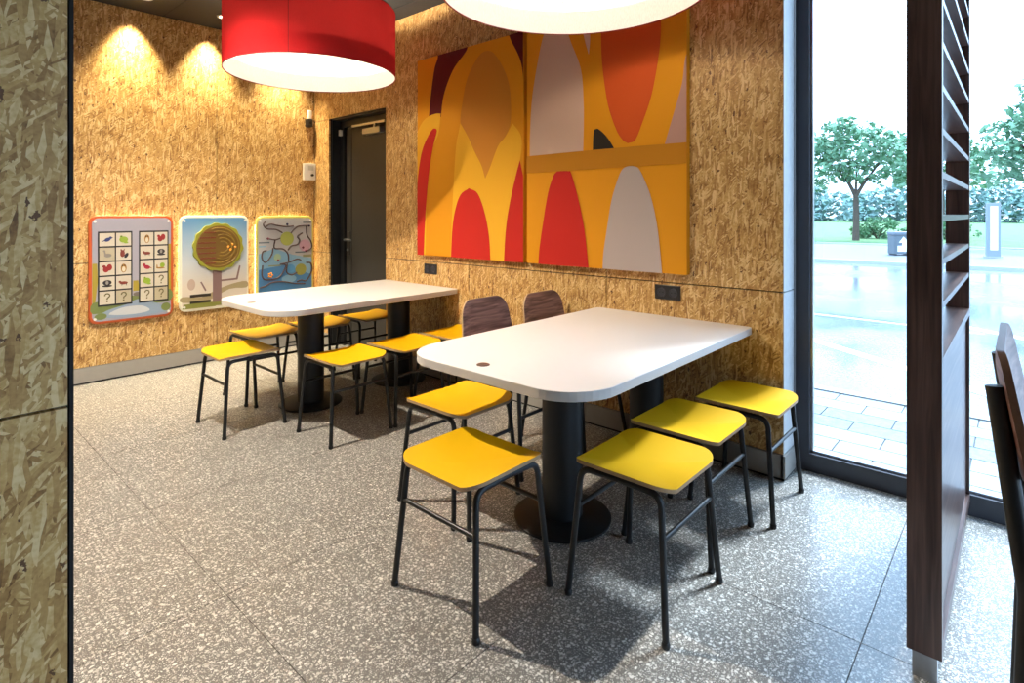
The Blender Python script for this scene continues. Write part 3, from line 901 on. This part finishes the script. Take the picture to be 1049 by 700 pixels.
m = MB(); m.box((0, -.025, .0), (.06, .035, .08)); m.build('housing', M_bplast, t, bevel=.008)
m = MB(); m.box((0, .0, .085), (.035, .035, .17)); m.build('bracket', M_wplast, t, bevel=.004)
m = MB(); m.tube([(.06, .005, .04), (.064, .005, .04)], .014, 14); m.build('lens', M_groove, t)

# ------------------------------------------------------------------ play boards on the left wall
def bframe(y0, z0, w, h):
    """board coordinates: u along +Y 0..1, v from the top 0..1, w out of the wall"""
    return lambda u, v, q: (q, u*w, h-v*h)
def rr(u0, v0, u1, v1, r, w, h, n=7):
    return [(x/w, y/h) for x, y in rrect(u0*w, v0*h, u1*w, v1*h, r, n)]
M_glow = mat('added_wall_glow', (.9, .85, .7, 1), .5, emit=(1, .78, .42, 1), es=10)  # emissive strips added behind the boards to brighten the wall around them
def board(y0, y1, z0, z1, frame_mat, label, side=True):
    w, h = y1-y0, z1-z0
    t = empty('play_board', (PLAYX, y0, z0), 0, label, 'play board', 'children\'s play boards on the left wall')
    fr = bframe(y0, z0, w, h)
    m = MB(); m.prism(rr(0, 0, 1, 1, .06, w, h), .022, .045, fr); m.build('frame', frame_mat, t, bevel=.008, seg=3)
    m = MB(); m.prism(rr(.15, .12, .85, .88, .02, w, h), 0, .022, fr); m.build('wall_spacer', M_groove, t)
    m = MB()
    m.prism([(.10, .010), (.90, .010), (.90, .020), (.10, .020)], .006, .014, fr)
    if side:
        m.prism([(.012, .10), (.024, .10), (.024, .90), (.012, .90)], .006, .014, fr); m.prism([(.976, .10), (.988, .10), (.988, .90), (.976, .90)], .006, .014, fr)
    m.build('added_glow_strip', M_glow, t)
    for (u, v) in ((.065, .055), (.935, .055), (.065, .95), (.935, .95)):
        m = MB(); p = Vector(fr(u, v, .052)); q = p+Vector((.004, 0, 0)); m.tube([p, q], .010, 16); m.build('screw', M_wplast, t)
    return t, fr, w, h
def flat(mb, polys, fr, q0, step=.0003):
    """list of (polygon(u,v), material index) printed one over the other"""
    for k, (pl, mi) in enumerate(polys):
        q = q0+step*(k+1)
        mb.add([fr(u, v, q) for u, v in pl], tessellate_polygon([[Vector((u, v, 0)) for u, v in pl]]), mi)
def pm(n, r, g_, b_, rough=.35): return mat('print_'+n, srgb(r*.9, g_*.9, b_*.9), rough, 0, .5, .04, 60)
# board 1: picture tiles
M_orf = mat('orange_frame', srgb(188, 84, 34), .4); M_whf = mat('pale_frame', srgb(226, 222, 200), .4); M_lmf = mat('lime_frame', srgb(196, 190, 96), .4)
t, fr, w, h = board(1.075, 1.663, .455, 1.305, M_orf, 'orange framed play board with two columns of picture tiles, leftmost of the three', False)
mats = [pm('lavender', 172, 168, 180), pm('olive', 176, 156, 52), pm('green', 122, 136, 74), pm('water', 150, 168, 190), pm('foam', 206, 208, 210), pm('rock', 120, 108, 100)]
m = MB(); m.prism(rr(.035, .025, .965, .975, .045, w, h), .045, .050, fr, 0)
flat(m, [([(.037, .44), (.09, .44), (.10, .60), (.07, .80), (.037, .80)], 1), ([(.965, .28), (.92, .28), (.93, .6), (.9, .78), (.965, .75)], 1),
         ([(.5, .62), (.56, .62), (.58, .72), (.5, .72)], 1),
         (smooth_closed([(.04, .80), (.25, .79), (.45, .76), (.6, .77), (.8, .74), (.96, .73), (.96, .84), (.6, .86), (.3, .88), (.04, .9)], 3), 2),
         (smooth_closed([(.12, .94), (.2, .88), (.42, .84), (.55, .80), (.66, .82), (.85, .88), (.9, .95), (.5, .965)], 3), 3),
         (smooth_closed([(.22, .92), (.35, .87), (.5, .86), (.62, .87), (.7, .92), (.5, .94)], 3), 4),
         (ellipse(.55, .75, .05, .02), 5), (ellipse(.13, .93, .07, .03), 2), (ellipse(.9, .9, .06, .04), 2)], fr, .050)
m.build('printed_panel', mats, t)
icons = {
 'bird': [('blue', ellipse(.52, .5, .22, .14, 14, -.4)), ('blue', [(.3, .62), (.1, .66), (.35, .5)]), ('blue', ellipse(.72, .36, .1, .1)), ('dark', [(.8, .34), (.92, .36), (.8, .4)])],
 'frog': [('lime', ellipse(.5, .52, .3, .24)), ('lime', ellipse(.34, .3, .1, .1)), ('lime', ellipse(.66, .75, .16, .08)), ('dark', ellipse(.34, .29, .035, .035))],
 'goose': [('stone', ellipse(.55, .6, .25, .15)), ('stone', [(.32, .6), (.28, .25), (.38, .25), (.45, .55)]), ('stone', ellipse(.31, .25, .09, .07))],
 'fox': [('rust', ellipse(.42, .5, .16, .28)), ('rust', [(.28, .3), (.3, .1), (.42, .25)]), ('rust', [(.55, .3), (.58, .1), (.45, .25)]), ('dark', ellipse(.68, .65, .12, .22, 14, .5))],
 'squirrel': [('red', ellipse(.42, .55, .2, .22)), ('red', ellipse(.65, .4, .18, .25)), ('red', ellipse(.3, .32, .12, .11)), ('dark', ellipse(.28, .3, .03, .03))],
 'owl': [('ochre', ellipse(.5, .52, .2, .34)), ('cream', ellipse(.5, .6, .12, .2)), ('dark', ellipse(.42, .32, .05, .05)), ('dark', ellipse(.58, .32, .05, .05))],
 'badger': [('dark', ellipse(.5, .45, .3, .2)), ('dark', ellipse(.5, .7, .34, .08)), ('stone', ellipse(.5, .45, .1, .15))],
 'deer': [('rust', ellipse(.5, .55, .28, .12)), ('rust', ellipse(.25, .45, .1, .08)), ('dark', [(.35, .6), (.38, .8), (.42, .6)]), ('dark', [(.65, .6), (.68, .8), (.72, .6)])],
 'robin': [('crimson', ellipse(.5, .55, .25, .16, 14, .3)), ('crimson', ellipse(.28, .35, .12, .12)), ('crimson', [(.65, .6), (.92, .7), (.7, .5)])],
 'snail': [('lime', ellipse(.6, .45, .2, .2)), ('ochre', ellipse(.45, .68, .34, .07)), ('ochre', [(.12, .68), (.14, .4), (.2, .4), (.25, .68)])],
}
ic = {'blue': pm('icon_blue', 56, 62, 120), 'lime': pm('icon_lime', 148, 176, 50), 'dark': pm('icon_dark', 48, 40, 40), 'stone': pm('icon_stone', 150, 142, 132), 'rust': pm('icon_rust', 134, 60, 44), 'red': pm('icon_red', 158, 40, 34), 'ochre': pm('icon_ochre', 168, 120, 50), 'cream': pm('icon_cream', 226, 216, 186), 'crimson': pm('icon_crimson', 172, 30, 52)}
M_tile = pm('tile_cream', 214, 204, 184); M_tile2 = pm('tile_sand', 190, 178, 150)
grid = [['bird', 'frog', 'owl', 'squirrel'], ['goose', 'fox', 'deer', 'badger'], ['squirrel', 'owl', 'robin', 'snail'], ['badger', 'deer', 'frog', '?'], ['?', '?', '?', '?']]
def question(col, cu, cv, su, sv, fr_, q):
    """question mark drawn as a stroked path"""
    m_ = MB()
    path = smooth_open([(-.16, -.16, 0), (-.12, -.28, 0), (.02, -.33, 0), (.16, -.24, 0), (.14, -.08, 0), (.02, .02, 0), (0, .14, 0)], 4)
    P = [(cu+p.x*su, cv+p.y*sv) for p in path]
    wd = .045
    for a, b in zip(P[:-1], P[1:]):
        d = Vector(((b[0]-a[0])/su, (b[1]-a[1])/sv)); d.normalize(); nx, ny = -d.y*wd*su, d.x*wd*sv
        m_.prism([(a[0]+nx, a[1]+ny), (a[0]-nx, a[1]-ny), (b[0]-nx, b[1]-ny), (b[0]+nx, b[1]+ny)], q, q+.0006, fr_)
    m_.prism(ellipse(cu, cv+.27*sv, .06*su, .06*sv, 10), q, q+.0006, fr_)
    return m_
for gi, (ua, ub) in enumerate(((.105, .48), (.575, .925))):
    va, vb = .155, .83
    m = MB(); e = .008
    m.prism([(ua-e, va-e), (ub+e, va-e), (ub+e, vb+e), (ua-e, vb+e)], .0525, .055, fr); m.build('tile_grid', M_bplast, t)
    for r_ in range(5):
        for c_ in range(2):
            u0 = ua+(ub-ua)*c_/2+.008; u1 = ua+(ub-ua)*(c_+1)/2-.008; v0 = va+(vb-va)*r_/5+.007; v1 = va+(vb-va)*(r_+1)/5-.007
            m = MB(); m.prism([(u0, v0), (u1, v0), (u1, v1), (u0, v1)], .055, .058, fr)
            k = grid[r_][gi*2+c_]
            tl = m.build('picture_tile', M_tile2 if (k == '?' and (r_+c_) % 2) or k in ('goose',) else M_tile, t)
            su, sv = u1-u0, v1-v0
            if k == '?':
                question(0, (u0+u1)/2, (v0+v1)/2, su, sv, fr, .058).build('question_mark', pm('mark_olive', 104, 92, 48), tl)
            else:
                m = MB(); mt_ = []
                for nm, _ in icons[k]:
                    if nm not in mt_: mt_.append(nm)
                flat(m, [([(u0+x*su, v0+y*sv) for x, y in pl], mt_.index(nm)) for nm, pl in icons[k]], fr, .058)
                m.build('animal_picture', [ic[n_] for n_ in mt_], tl)
# board 2: tree disc
t, fr, w, h = board(1.708, 2.295, .47, 1.303, M_whf, 'play board with a round leafy tree on pale blue sky, middle of three')
sky = bpy.data.materials.new('print_sky_fade'); sky.use_nodes = True
n_, l_ = sky.node_tree.nodes, sky.node_tree.links
tcn = n_.new('ShaderNodeTexCoord'); sp = n_.new('ShaderNodeSeparateXYZ'); l_.new(tcn.outputs['Object'], sp.inputs[0])
mr = n_.new('ShaderNodeMapRange'); mr.inputs['From Min'].default_value = 0; mr.inputs['From Max'].default_value = h; l_.new(sp.outputs['Z'], mr.inputs[0])
rp = ramp(n_, [(0.25, srgb(206, 194, 178)), (0.5, srgb(186, 192, 196)), (0.95, srgb(96, 148, 190))]); l_.new(mr.outputs[0], rp.inputs[0])
l_.new(rp.outputs[0], n_['Principled BSDF'].inputs['Base Color']); n_['Principled BSDF'].inputs['Roughness'].default_value = .35
mats = [sky, pm('trunk', 140, 112, 108), pm('ink', 50, 44, 34), pm('grass', 140, 142, 66), pm('signboard', 200, 176, 160), pm('earth', 176, 160, 120)]
m = MB(); m.prism(rr(.035, .025, .965, .975, .045, w, h), .045, .050, fr, 0)
bar = lambda a, b, c, d: [(a, b), (c, b), (c, d), (a, d)]
flat(m, [(smooth_closed([(.04, .84), (.3, .86), (.5, .80), (.75, .745), (.96, .73), (.96, .80), (.7, .80), (.4, .9), (.04, .9)], 3), 5), (bar(.05, .92, .95, .965), 3), (bar(.04, .955, .5, .97), 3),
         (bar(.458, .55, .584, .925), 1), ([(.58, .69), (.80, .685), (.845, .55), (.87, .555), (.825, .705), (.58, .71)], 1), ([(.28, .70), (.30, .695), (.37, .79), (.35, .80)], 1), (ellipse(.16, .72, .055, .06), 4),
         (bar(.14, .825, .43, .855), 2), (bar(.14, .895, .43, .92), 2)], fr, .050)
m.build('printed_panel', mats, t)
cu, cv, R = .533, .335, .212
def disc(rad, q0, q1, wav=0, nn=60): return [(cu+(rad+wav*math.sin(k*2*PI/nn*14))*math.cos(2*PI*k/nn)/w, cv+(rad+wav*math.sin(k*2*PI/nn*14))*math.sin(2*PI*k/nn)/h) for k in range(nn)]
m = MB(); m.prism(disc(R, 0, 0, .006, 112), .050, .072, fr); crown = m.build('leafy_rim', pm('leaf_lime', 158, 160, 50), t, bevel=.003)
m = MB(); m.prism(disc(R-.024, 0, 0), .072, .0735, fr); m.build('maze_disc', pm('maze_brown', 128, 98, 40), crown)
m = MB()
for k in range(7):
    vv = cv+(-.13+.045*k)/h; half = math.sqrt(max(0, (R-.03)**2-((vv-cv)*h)**2))
    a = cu-half/w; b = min(cu-.03/w, a+.17/w*(1-abs(k-3)*.08)); m.prism([(a, vv-.006), (b, vv-.006), (b, vv+.008), (a, vv+.008)], .0735, .080, fr)
m.build('maze_bars', pm('maze_red', 128, 60, 36), crown)
m = MB()
for rad in (.05, .08, .11, .14, .17):
    pts = []
    for k in range(25):
        a = -PI*.62+PI*1.24*k/24; u = cu+(.03*(rad < .12)+rad*math.cos(a))/w; v = cv+rad*math.sin(a)/h; pts.append(fr(u, v, .077))
    m.tube(pts, .0035, 6)
m.build('maze_rings', pm('maze_ochre', 160, 130, 48), crown)
M_ball = mat('orange_ball', srgb(236, 150, 30), .3)
for du, dv in ((.05, .0), (.072, -.012), (.062, .018), (.088, .004)):
    m = MB(); m.lathe(fr(cu+du/w*1.6, cv+dv/h*1.6, .0735), [(.001, -.011), (.008, -.008), (.011, 0), (.008, .008), (.001, .011)], 14); m.build('ball', M_ball, crown)
# board 3: marble maze with pipes
t, fr, w, h = board(2.362, 2.945, .475, 1.297, M_lmf, 'play board with dark winding maze tracks over a blue pond, nearest the dark door')
mats = [pm('mist', 190, 190, 192), pm('pond', 84, 140, 190), pm('pond_light', 140, 184, 212), pm('reed', 150, 152, 110), pm('shade', 96, 110, 120)]
m = MB(); m.prism(rr(.035, .025, .965, .975, .045, w, h), .045, .050, fr, 0)
Z = lambda x, y: ((x-88)/410, (y-88)/620)
flat(m, [([(.04, .44), (.3, .38), (.6, .46), (.96, .52), (.96, .93), (.9, .965), (.1, .965), (.04, .93)], 2), ([(.04, .62), (.25, .60), (.5, .58), (.75, .66), (.96, .72), (.96, .93), (.9, .965), (.1, .965), (.04, .93)], 1),
         (bar(.03+.01, .30, .22, .315), 4), (bar(.04, .345, .16, .36), 2), (bar(.66, .43, .84, .445), 4), (bar(.80, .47, .95, .50), 3), (bar(.80, .07, .95, .085), 4), (bar(.2, .575, .4, .59), 3), (ellipse(.55, .75, .13, .05), 2)], fr, .050)
m.build('printed_panel', mats, t)
M_trk = pm('track_brown', 84, 66, 64)
for T in ([(150,125),(135,150),(160,180),(220,185),(265,210)], [(150,165),(180,145),(230,155),(290,165),(345,160)], [(325,215),(360,175),(400,160),(460,160)], [(440,165),(445,230),(475,280),(480,330),(440,355)], [(160,250),(215,260),(250,250)],
          [(215,260),(210,320),(270,330),(305,370),(310,430)], [(305,340),(330,310),(375,300),(390,270),(375,240),(410,215)], [(200,320),(190,370),(150,420),(125,390),(130,345),(155,335)], [(130,440),(125,510),(150,545),(230,540),(270,500),(290,450),(250,440)],
          [(250,440),(310,430),(370,410),(400,420)], [(300,440),(295,500),(330,525),(370,510)], [(440,440),(475,450),(480,510),(440,575),(400,570),(370,580)], [(110,600),(150,590),(190,570),(270,570),(350,590),(430,600)]):
    m = MB(); m.tube(smooth_open([Vector(fr(*Z(*p), .056)) for p in T], 5), .0072, 6); m.build('maze_track', M_trk, t)
for (x, y, r_, c_) in ((300,255,.068,('lily',176,182,90)), (400,490,.058,('lily_dark',160,160,80)), (325,480,.045,('bubble',96,160,206)), (232,390,.036,('lily_pale',170,196,160)), (430,310,.06,('blossom',200,160,176))):
    u, v = Z(x, y); m = MB(); m.prism([(u+r_*math.cos(a)/w, v+r_*math.sin(a)/h) for a in (2*PI*k/32 for k in range(32))], .050, .0535, fr); m.build('round_window', pm(*c_), t, bevel=.001)
for (x, y) in ((415,325), (437,352), (165,250), (235,412), (300,148), (460,162)):
    u, v = Z(x, y); m = MB(); m.lathe(fr(u, v, .058), [(.001, -.012), (.009, -.008), (.012, 0), (.009, .008), (.001, .012)], 14); m.build('ball', pm('ball_plum', 110, 34, 60) if y > 200 else pm('ball_navy', 40, 36, 70), t)
for a in range(5):
    u, v = Z(183+12*math.cos(a*1.256), 515+14*math.sin(a*1.256)); m = MB(); m.lathe(fr(u, v, .056), [(.001, -.01), (.007, -.007), (.01, 0), (.007, .007), (.001, .01)], 12); m.build('ball', M_ball, t)

# ------------------------------------------------------------------ outdoors
GZ = -.03
def ground_mat(name, c1, c2, rough, scale, bumpd=.002, spec=.5, r2=None):
    m = bpy.data.materials.new(name); m.use_nodes = True; n, l = m.node_tree.nodes, m.node_tree.links; b = n['Principled BSDF']
    t = n.new('ShaderNodeTexCoord'); nz = n.new('ShaderNodeTexNoise'); nz.inputs['Scale'].default_value = scale; nz.inputs['Detail'].default_value = 6
    l.new(t.outputs['Object'], nz.inputs['Vector']); rp = ramp(n, [(.35, c1), (.65, c2)]); l.new(nz.outputs['Fac'], rp.inputs[0]); l.new(rp.outputs[0], b.inputs['Base Color'])
    b.inputs['Roughness'].default_value = rough; b.inputs['Specular IOR Level'].default_value = spec
    if r2 is not None:
        n2 = n.new('ShaderNodeTexNoise'); n2.inputs['Scale'].default_value = .55; n2.inputs['Detail'].default_value = 5; l.new(t.outputs['Object'], n2.inputs['Vector'])
        mr = n.new('ShaderNodeMapRange'); mr.inputs['From Min'].default_value = .4; mr.inputs['From Max'].default_value = .6; mr.inputs['To Min'].default_value = rough; mr.inputs['To Max'].default_value = r2
        l.new(n2.outputs['Fac'], mr.inputs[0]); l.new(mr.outputs[0], b.inputs['Roughness'])
    return m
M_lot = ground_mat('wet_asphalt', srgb(84, 90, 98), srgb(108, 114, 122), .12, 40, r2=.28)
M_road = ground_mat('dull_asphalt', srgb(84, 86, 96), srgb(98, 100, 110), .55, 30)
M_kerb = mat('kerb_stone', srgb(150, 152, 150), .6)
M_grass = ground_mat('field_grass', srgb(58, 92, 46), srgb(84, 118, 62), .9, 1.5)
M_pav = ground_mat('wet_pavers', srgb(112, 114, 118), srgb(138, 138, 140), .35, 25)
M_pavd = ground_mat('dark_wet_pavers', srgb(84, 90, 100), srgb(104, 110, 118), .35, 25)
M_paint = mat('lane_paint', srgb(225, 228, 230), .4)
# lane directions follow the facade, slightly turned
lot = MB(); lot.box((-30, 4.9, GZ-.3), (30, 17.6, GZ)); tag(lot.build('car_park', M_lot), kind='structure')
pv = MB(); rows = [(GY+.08, 3.42, 0), (3.42, 3.62, 0), (3.62, 3.82, 0), (3.82, 4.02, 0), (4.02, 4.22, 1), (4.22, 4.42, 1), (4.42, 4.62, 0), (4.62, 4.80, 0)]
for ri, (ya, yb, mi) in enumerate(rows):
    x = -4+.2*(ri % 2)
    while x < 5:
        pv.box((x+.004, ya+.004, GZ-.1), (x+.396, yb-.004, GZ), mi); x += .4
pv.box((-4, GY+.08, GZ-.12), (5.2, 4.8, GZ-.006), 2)
tag(pv.build('pavement', [M_pav, M_pavd, mat('paver_joint', srgb(88, 88, 88), .9)]), kind='structure')
kb = MB(); kb.box((-30, 4.8, GZ-.3), (30, 4.9, GZ+.01)); tag(kb.build('trim_1', M_kerb), kind='structure')
def strip(name, p, q, wd, m_, z0=GZ, z1=GZ+.004, kind='structure'):
    a = Vector((*p, 0)); b = Vector((*q, 0)); d = (b-a).normalized(); nn = Vector((-d.y, d.x, 0))*wd/2
    s = MB(); s.prism([tuple((a-nn)[:2]), tuple((b-nn)[:2]), tuple((b+nn)[:2]), tuple((a+nn)[:2])], z0, z1)
    return tag(s.build(name, m_), kind=kind)
def lane(p, q, wd, label): 
    o = strip('lane_marking', p, q, wd, M_paint, kind=None); tag(o, label, 'road marking', 'painted lines on the car park')
    if 'kind' in o: del o['kind']
lane((-2.8, 7.55), (-.05, 5.42), .13, 'white painted line nearest the window, left of the slatted screen')
lane((-.9, 8.95), (2.6, 6.2), .13, 'white painted line seen right of the slatted screen')
lane((-3.6, 8.5), (-.3, 8.25), .05, 'thin drainage line across the wet car park')
M_road_o = MB(); M_road_o.box((-60, 17.75, GZ-.3), (60, 27.4, GZ+.05)); tag(M_road_o.build('road', M_road), kind='structure')
k = MB(); k.box((-60, 17.6, GZ-.3), (60, 17.75, GZ+.09)); tag(k.build('trim_2', M_kerb), kind='structure')
k = MB(); k.box((-60, 27.4, GZ-.3), (60, 27.7, GZ+.1)); tag(k.build('trim_3', M_kerb), kind='structure')
fd = MB(); fd.box((-160, 27.7, GZ-.3), (160, 200, GZ+.06)); tag(fd.build('field', M_grass), kind='structure')

M_leaf = mat('tree_leaves', srgb(104, 142, 110), .6, 0, .4, .35, 3)
M_leaf2 = mat('hedge_leaves', srgb(84, 124, 84), .7, 0, .4, .35, 2)
M_far = mat('hazed_tree_leaves', srgb(120, 146, 142), .9, 0, .2, .2, .4)  # paler, greyer leaf colour stands in for distance haze
M_bark = mat('bark', srgb(86, 74, 66), .9, 0, .2, .3, 20)
def leaves(blobs, count, size, seed, flat_=.6):
    rnd = random.Random(seed); m = MB()
    tot = sum(b[3]*b[4]*b[5] for b in blobs)
    for (x, y, z, rx, ry, rz) in blobs:
        for _ in range(int(count*rx*ry*rz/tot)):
            while True:
                p = Vector((rnd.uniform(-1, 1), rnd.uniform(-1, 1), rnd.uniform(-1, 1)))
                if .25 < p.length < 1 and rnd.random() < p.length: break
            c = Vector((x+p.x*rx, y+p.y*ry, z+p.z*rz))
            if noise.noise(c*1.6) < -.10: continue
            a = Vector((rnd.gauss(0, 1), rnd.gauss(0, 1), rnd.gauss(0, .6))).normalized(); b = a.cross(Vector((rnd.gauss(0, 1), rnd.gauss(0, 1), rnd.gauss(0, 1)))).normalized()
            s = size*rnd.uniform(.6, 1.3)
            m.add([c-a*s, c-b*s*.45, c+a*s, c+b*s*.45], [(0, 1, 2, 3)], 0)
    return m
def tree(base, H, tr, blobs, count, size, label, seed, forks, lm=None):
    t = empty('tree', base, 0, label, 'tree')
    m = MB()
    for f in forks: m.tube(smooth_open([Vector(p[:3]) for p in f], 4), [f[0][3]+(f[-1][3]-f[0][3])*i/((len(f)-1)*4) for i in range((len(f)-1)*4+1)], 8)
    m.build('trunk', M_bark, t)
    leaves(blobs, count, size, seed).build('foliage', lm or M_leaf, t, recalc=False)
    return t
# positions measured on the ground
T1 = (-5.90, 31.4)
tree((T1[0], T1[1], GZ), 6, .15, [(0, 0, 4.3, 1.7, 1.7, 1.5), (-1.5, -.4, 3.7, 1.5, 1.5, 1.3), (1.4, .3, 3.9, 1.4, 1.4, 1.3), (-.4, 0, 5.2, 1.3, 1.3, .9), (2.2, 0, 3.1, .9, .9, .7), (-2.6, 0, 4.6, 1.2, 1.2, 1.2)], 5200, .17,
     'young green tree with a forked trunk seen through the window left of the slatted screen', 3,
     [[(0, 0, 0, .16), (.02, 0, 1.2, .12), (0, 0, 2.3, .11)], [(0, 0, 2.2, .1), (-.4, 0, 3.0, .07), (-1.2, -.2, 4.0, .03)], [(0, 0, 2.2, .1), (.4, 0, 2.9, .07), (1.1, .2, 4.0, .03)], [(0, 0, 2.3, .06), (.05, 0, 4, .03)]])
T2 = (1.2, 27.9)
tree((T2[0], T2[1], GZ), 6, .15, [(0, 0, 4.6, 1.7, 1.7, 1.5), (-1.3, -.3, 4.0, 1.1, 1.2, 1.0), (-1.9, -.2, 3.1, 1.0, 1.0, .8), (1.3, .3, 4.2, 1.5, 1.5, 1.4), (-.2, 0, 5.9, 1.1, 1.1, .8), (-.4, 0, 2.9, 1.2, 1.2, .7)], 5200, .16,
     'green tree at the right edge, its crown hanging over the pavement post', 5,
     [[(0, 0, 0, .17), (0, 0, 1.3, .13), (0, 0, 2.6, .11)], [(0, 0, 2.3, .09), (-.5, 0, 3.1, .06), (-1.3, 0, 4.0, .03)], [(0, 0, 2.3, .1), (.4, 0, 3.2, .07), (1.2, 0, 4.4, .03)], [(0, 0, 2.6, .07), (0, 0, 4.6, .03)]])
tree((-3.4, 41.5, GZ), 6, .15, [(0, 0, 4.7, 1.8, 1.8, 1.7), (1.2, 0, 3.7, 1.3, 1.3, 1.2), (-1.2, 0, 4.2, 1.3, 1.3, 1.2)], 2600, .2,
     'paler green tree standing farther off, just right of the slatted screen', 9,
     [[(0, 0, 0, .16), (0, 0, 1.5, .13), (0, 0, 3, .1)], [(0, 0, 2.6, .08), (.8, 0, 3.8, .03)]])
def shrub(x, y, rx, ry, rz, n_, label, seed, size=.09, lm=None):
    t = empty('shrub', (x, y, GZ), 0, label, 'shrub', 'shrubs along the field edge')
    m = MB()
    for k in range(6):
        a = k*1.05; m.tube([(0, 0, .02), (.25*rx*math.cos(a), .25*ry*math.sin(a), rz*.6), (.5*rx*math.cos(a), .5*ry*math.sin(a), rz*1.1)], [.03, .02, .01], 6)
    m.build('stems', M_bark, t)
    leaves([(0, 0, rz*.95, rx, ry, rz), (-rx*.5, 0, rz*.7, rx*.6, ry*.7, rz*.7), (rx*.5, 0, rz*.65, rx*.7, ry*.7, rz*.65)], n_, size, seed).build('foliage', lm or M_leaf2, t, recalc=False)
shrub(-5.5, 34.5, 1.15, .9, .62, 2600, 'low dark green shrub at the foot of the tree left of the slatted screen', 21)
shrub(-2.6, 35.6, 1.0, .9, .55, 1800, 'low green shrub partly behind the dark bin', 22)
shrub(2.6, 31.6, 1.6, .9, .6, 2000, 'green shrub under the tree at the right edge of the view', 23)
# distant belt of trees beyond the field
rnd = random.Random(11)
bl = []
for i in range(46):
    x = -95+i*3.3; bl.append((x+rnd.uniform(-1, 1), 105+rnd.uniform(-4, 4), 2.2+rnd.uniform(-.3, .8), 3.2, 3, 3.1+rnd.uniform(-.6, 1.2)))
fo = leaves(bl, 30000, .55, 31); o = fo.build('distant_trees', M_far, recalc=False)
tag(o, 'distant belt of trees, haze put into their colour, along the far side of the field', 'trees', kind='stuff')
# bin and pavement post
t = empty('litter_bin', (-2.81, 21.4, GZ+.05), math.radians(40), 'dark street bin with a white arrow mark beside the road, left of the screen', 'bin')
m = MB(); m.prism(rrect(-.28, -.2, .28, .2, .06, 4), 0.04, .62); m.build('body', mat('bin_grey', srgb(84, 92, 98), .5), t, bevel=.01)
m = MB(); m.prism(rrect(-.30, -.22, .30, .22, .08, 4), .62, .74); m.build('lid', mat('bin_lid', srgb(96, 104, 112), .4), t, bevel=.03)
m = MB(); fr2 = lambda u, v, w_: (u, -.201-w_, v)
m.prism([(-.2, .12), (.2, .12), (.2, .36), (.1, .36), (.1, .46), (-.02, .58), (-.16, .40), (-.06, .40), (-.06, .3), (-.2, .3)], 0, .003, fr2); m.build('white_mark', mat('bin_mark', srgb(235, 240, 240), .5), t)
m = MB()
for x in (-.22, .22): m.box((x-.03, -.15, 0), (x+.03, .15, .045))
m.build('foot', M_bplast, t)
t = empty('pavement_post', (-.60, 22.1, GZ+.05), math.radians(20), 'slim grey post with a tall white panel at the roadside, right of the screen', 'post')
m = MB(); m.box((-.16, -.08, 0), (.16, .08, 1.62)); m.build('body', mat('post_grey', srgb(120, 128, 136), .5), t, bevel=.01)
m = MB(); m.box((-.09, -.084, .22), (.09, -.079, 1.52)); m.build('white_panel', mat('post_panel', srgb(238, 240, 240), .5), t)
m = MB(); m.box((-.2, -.12, -.01), (.2, .12, .03)); m.build('foot', M_kerb, t)
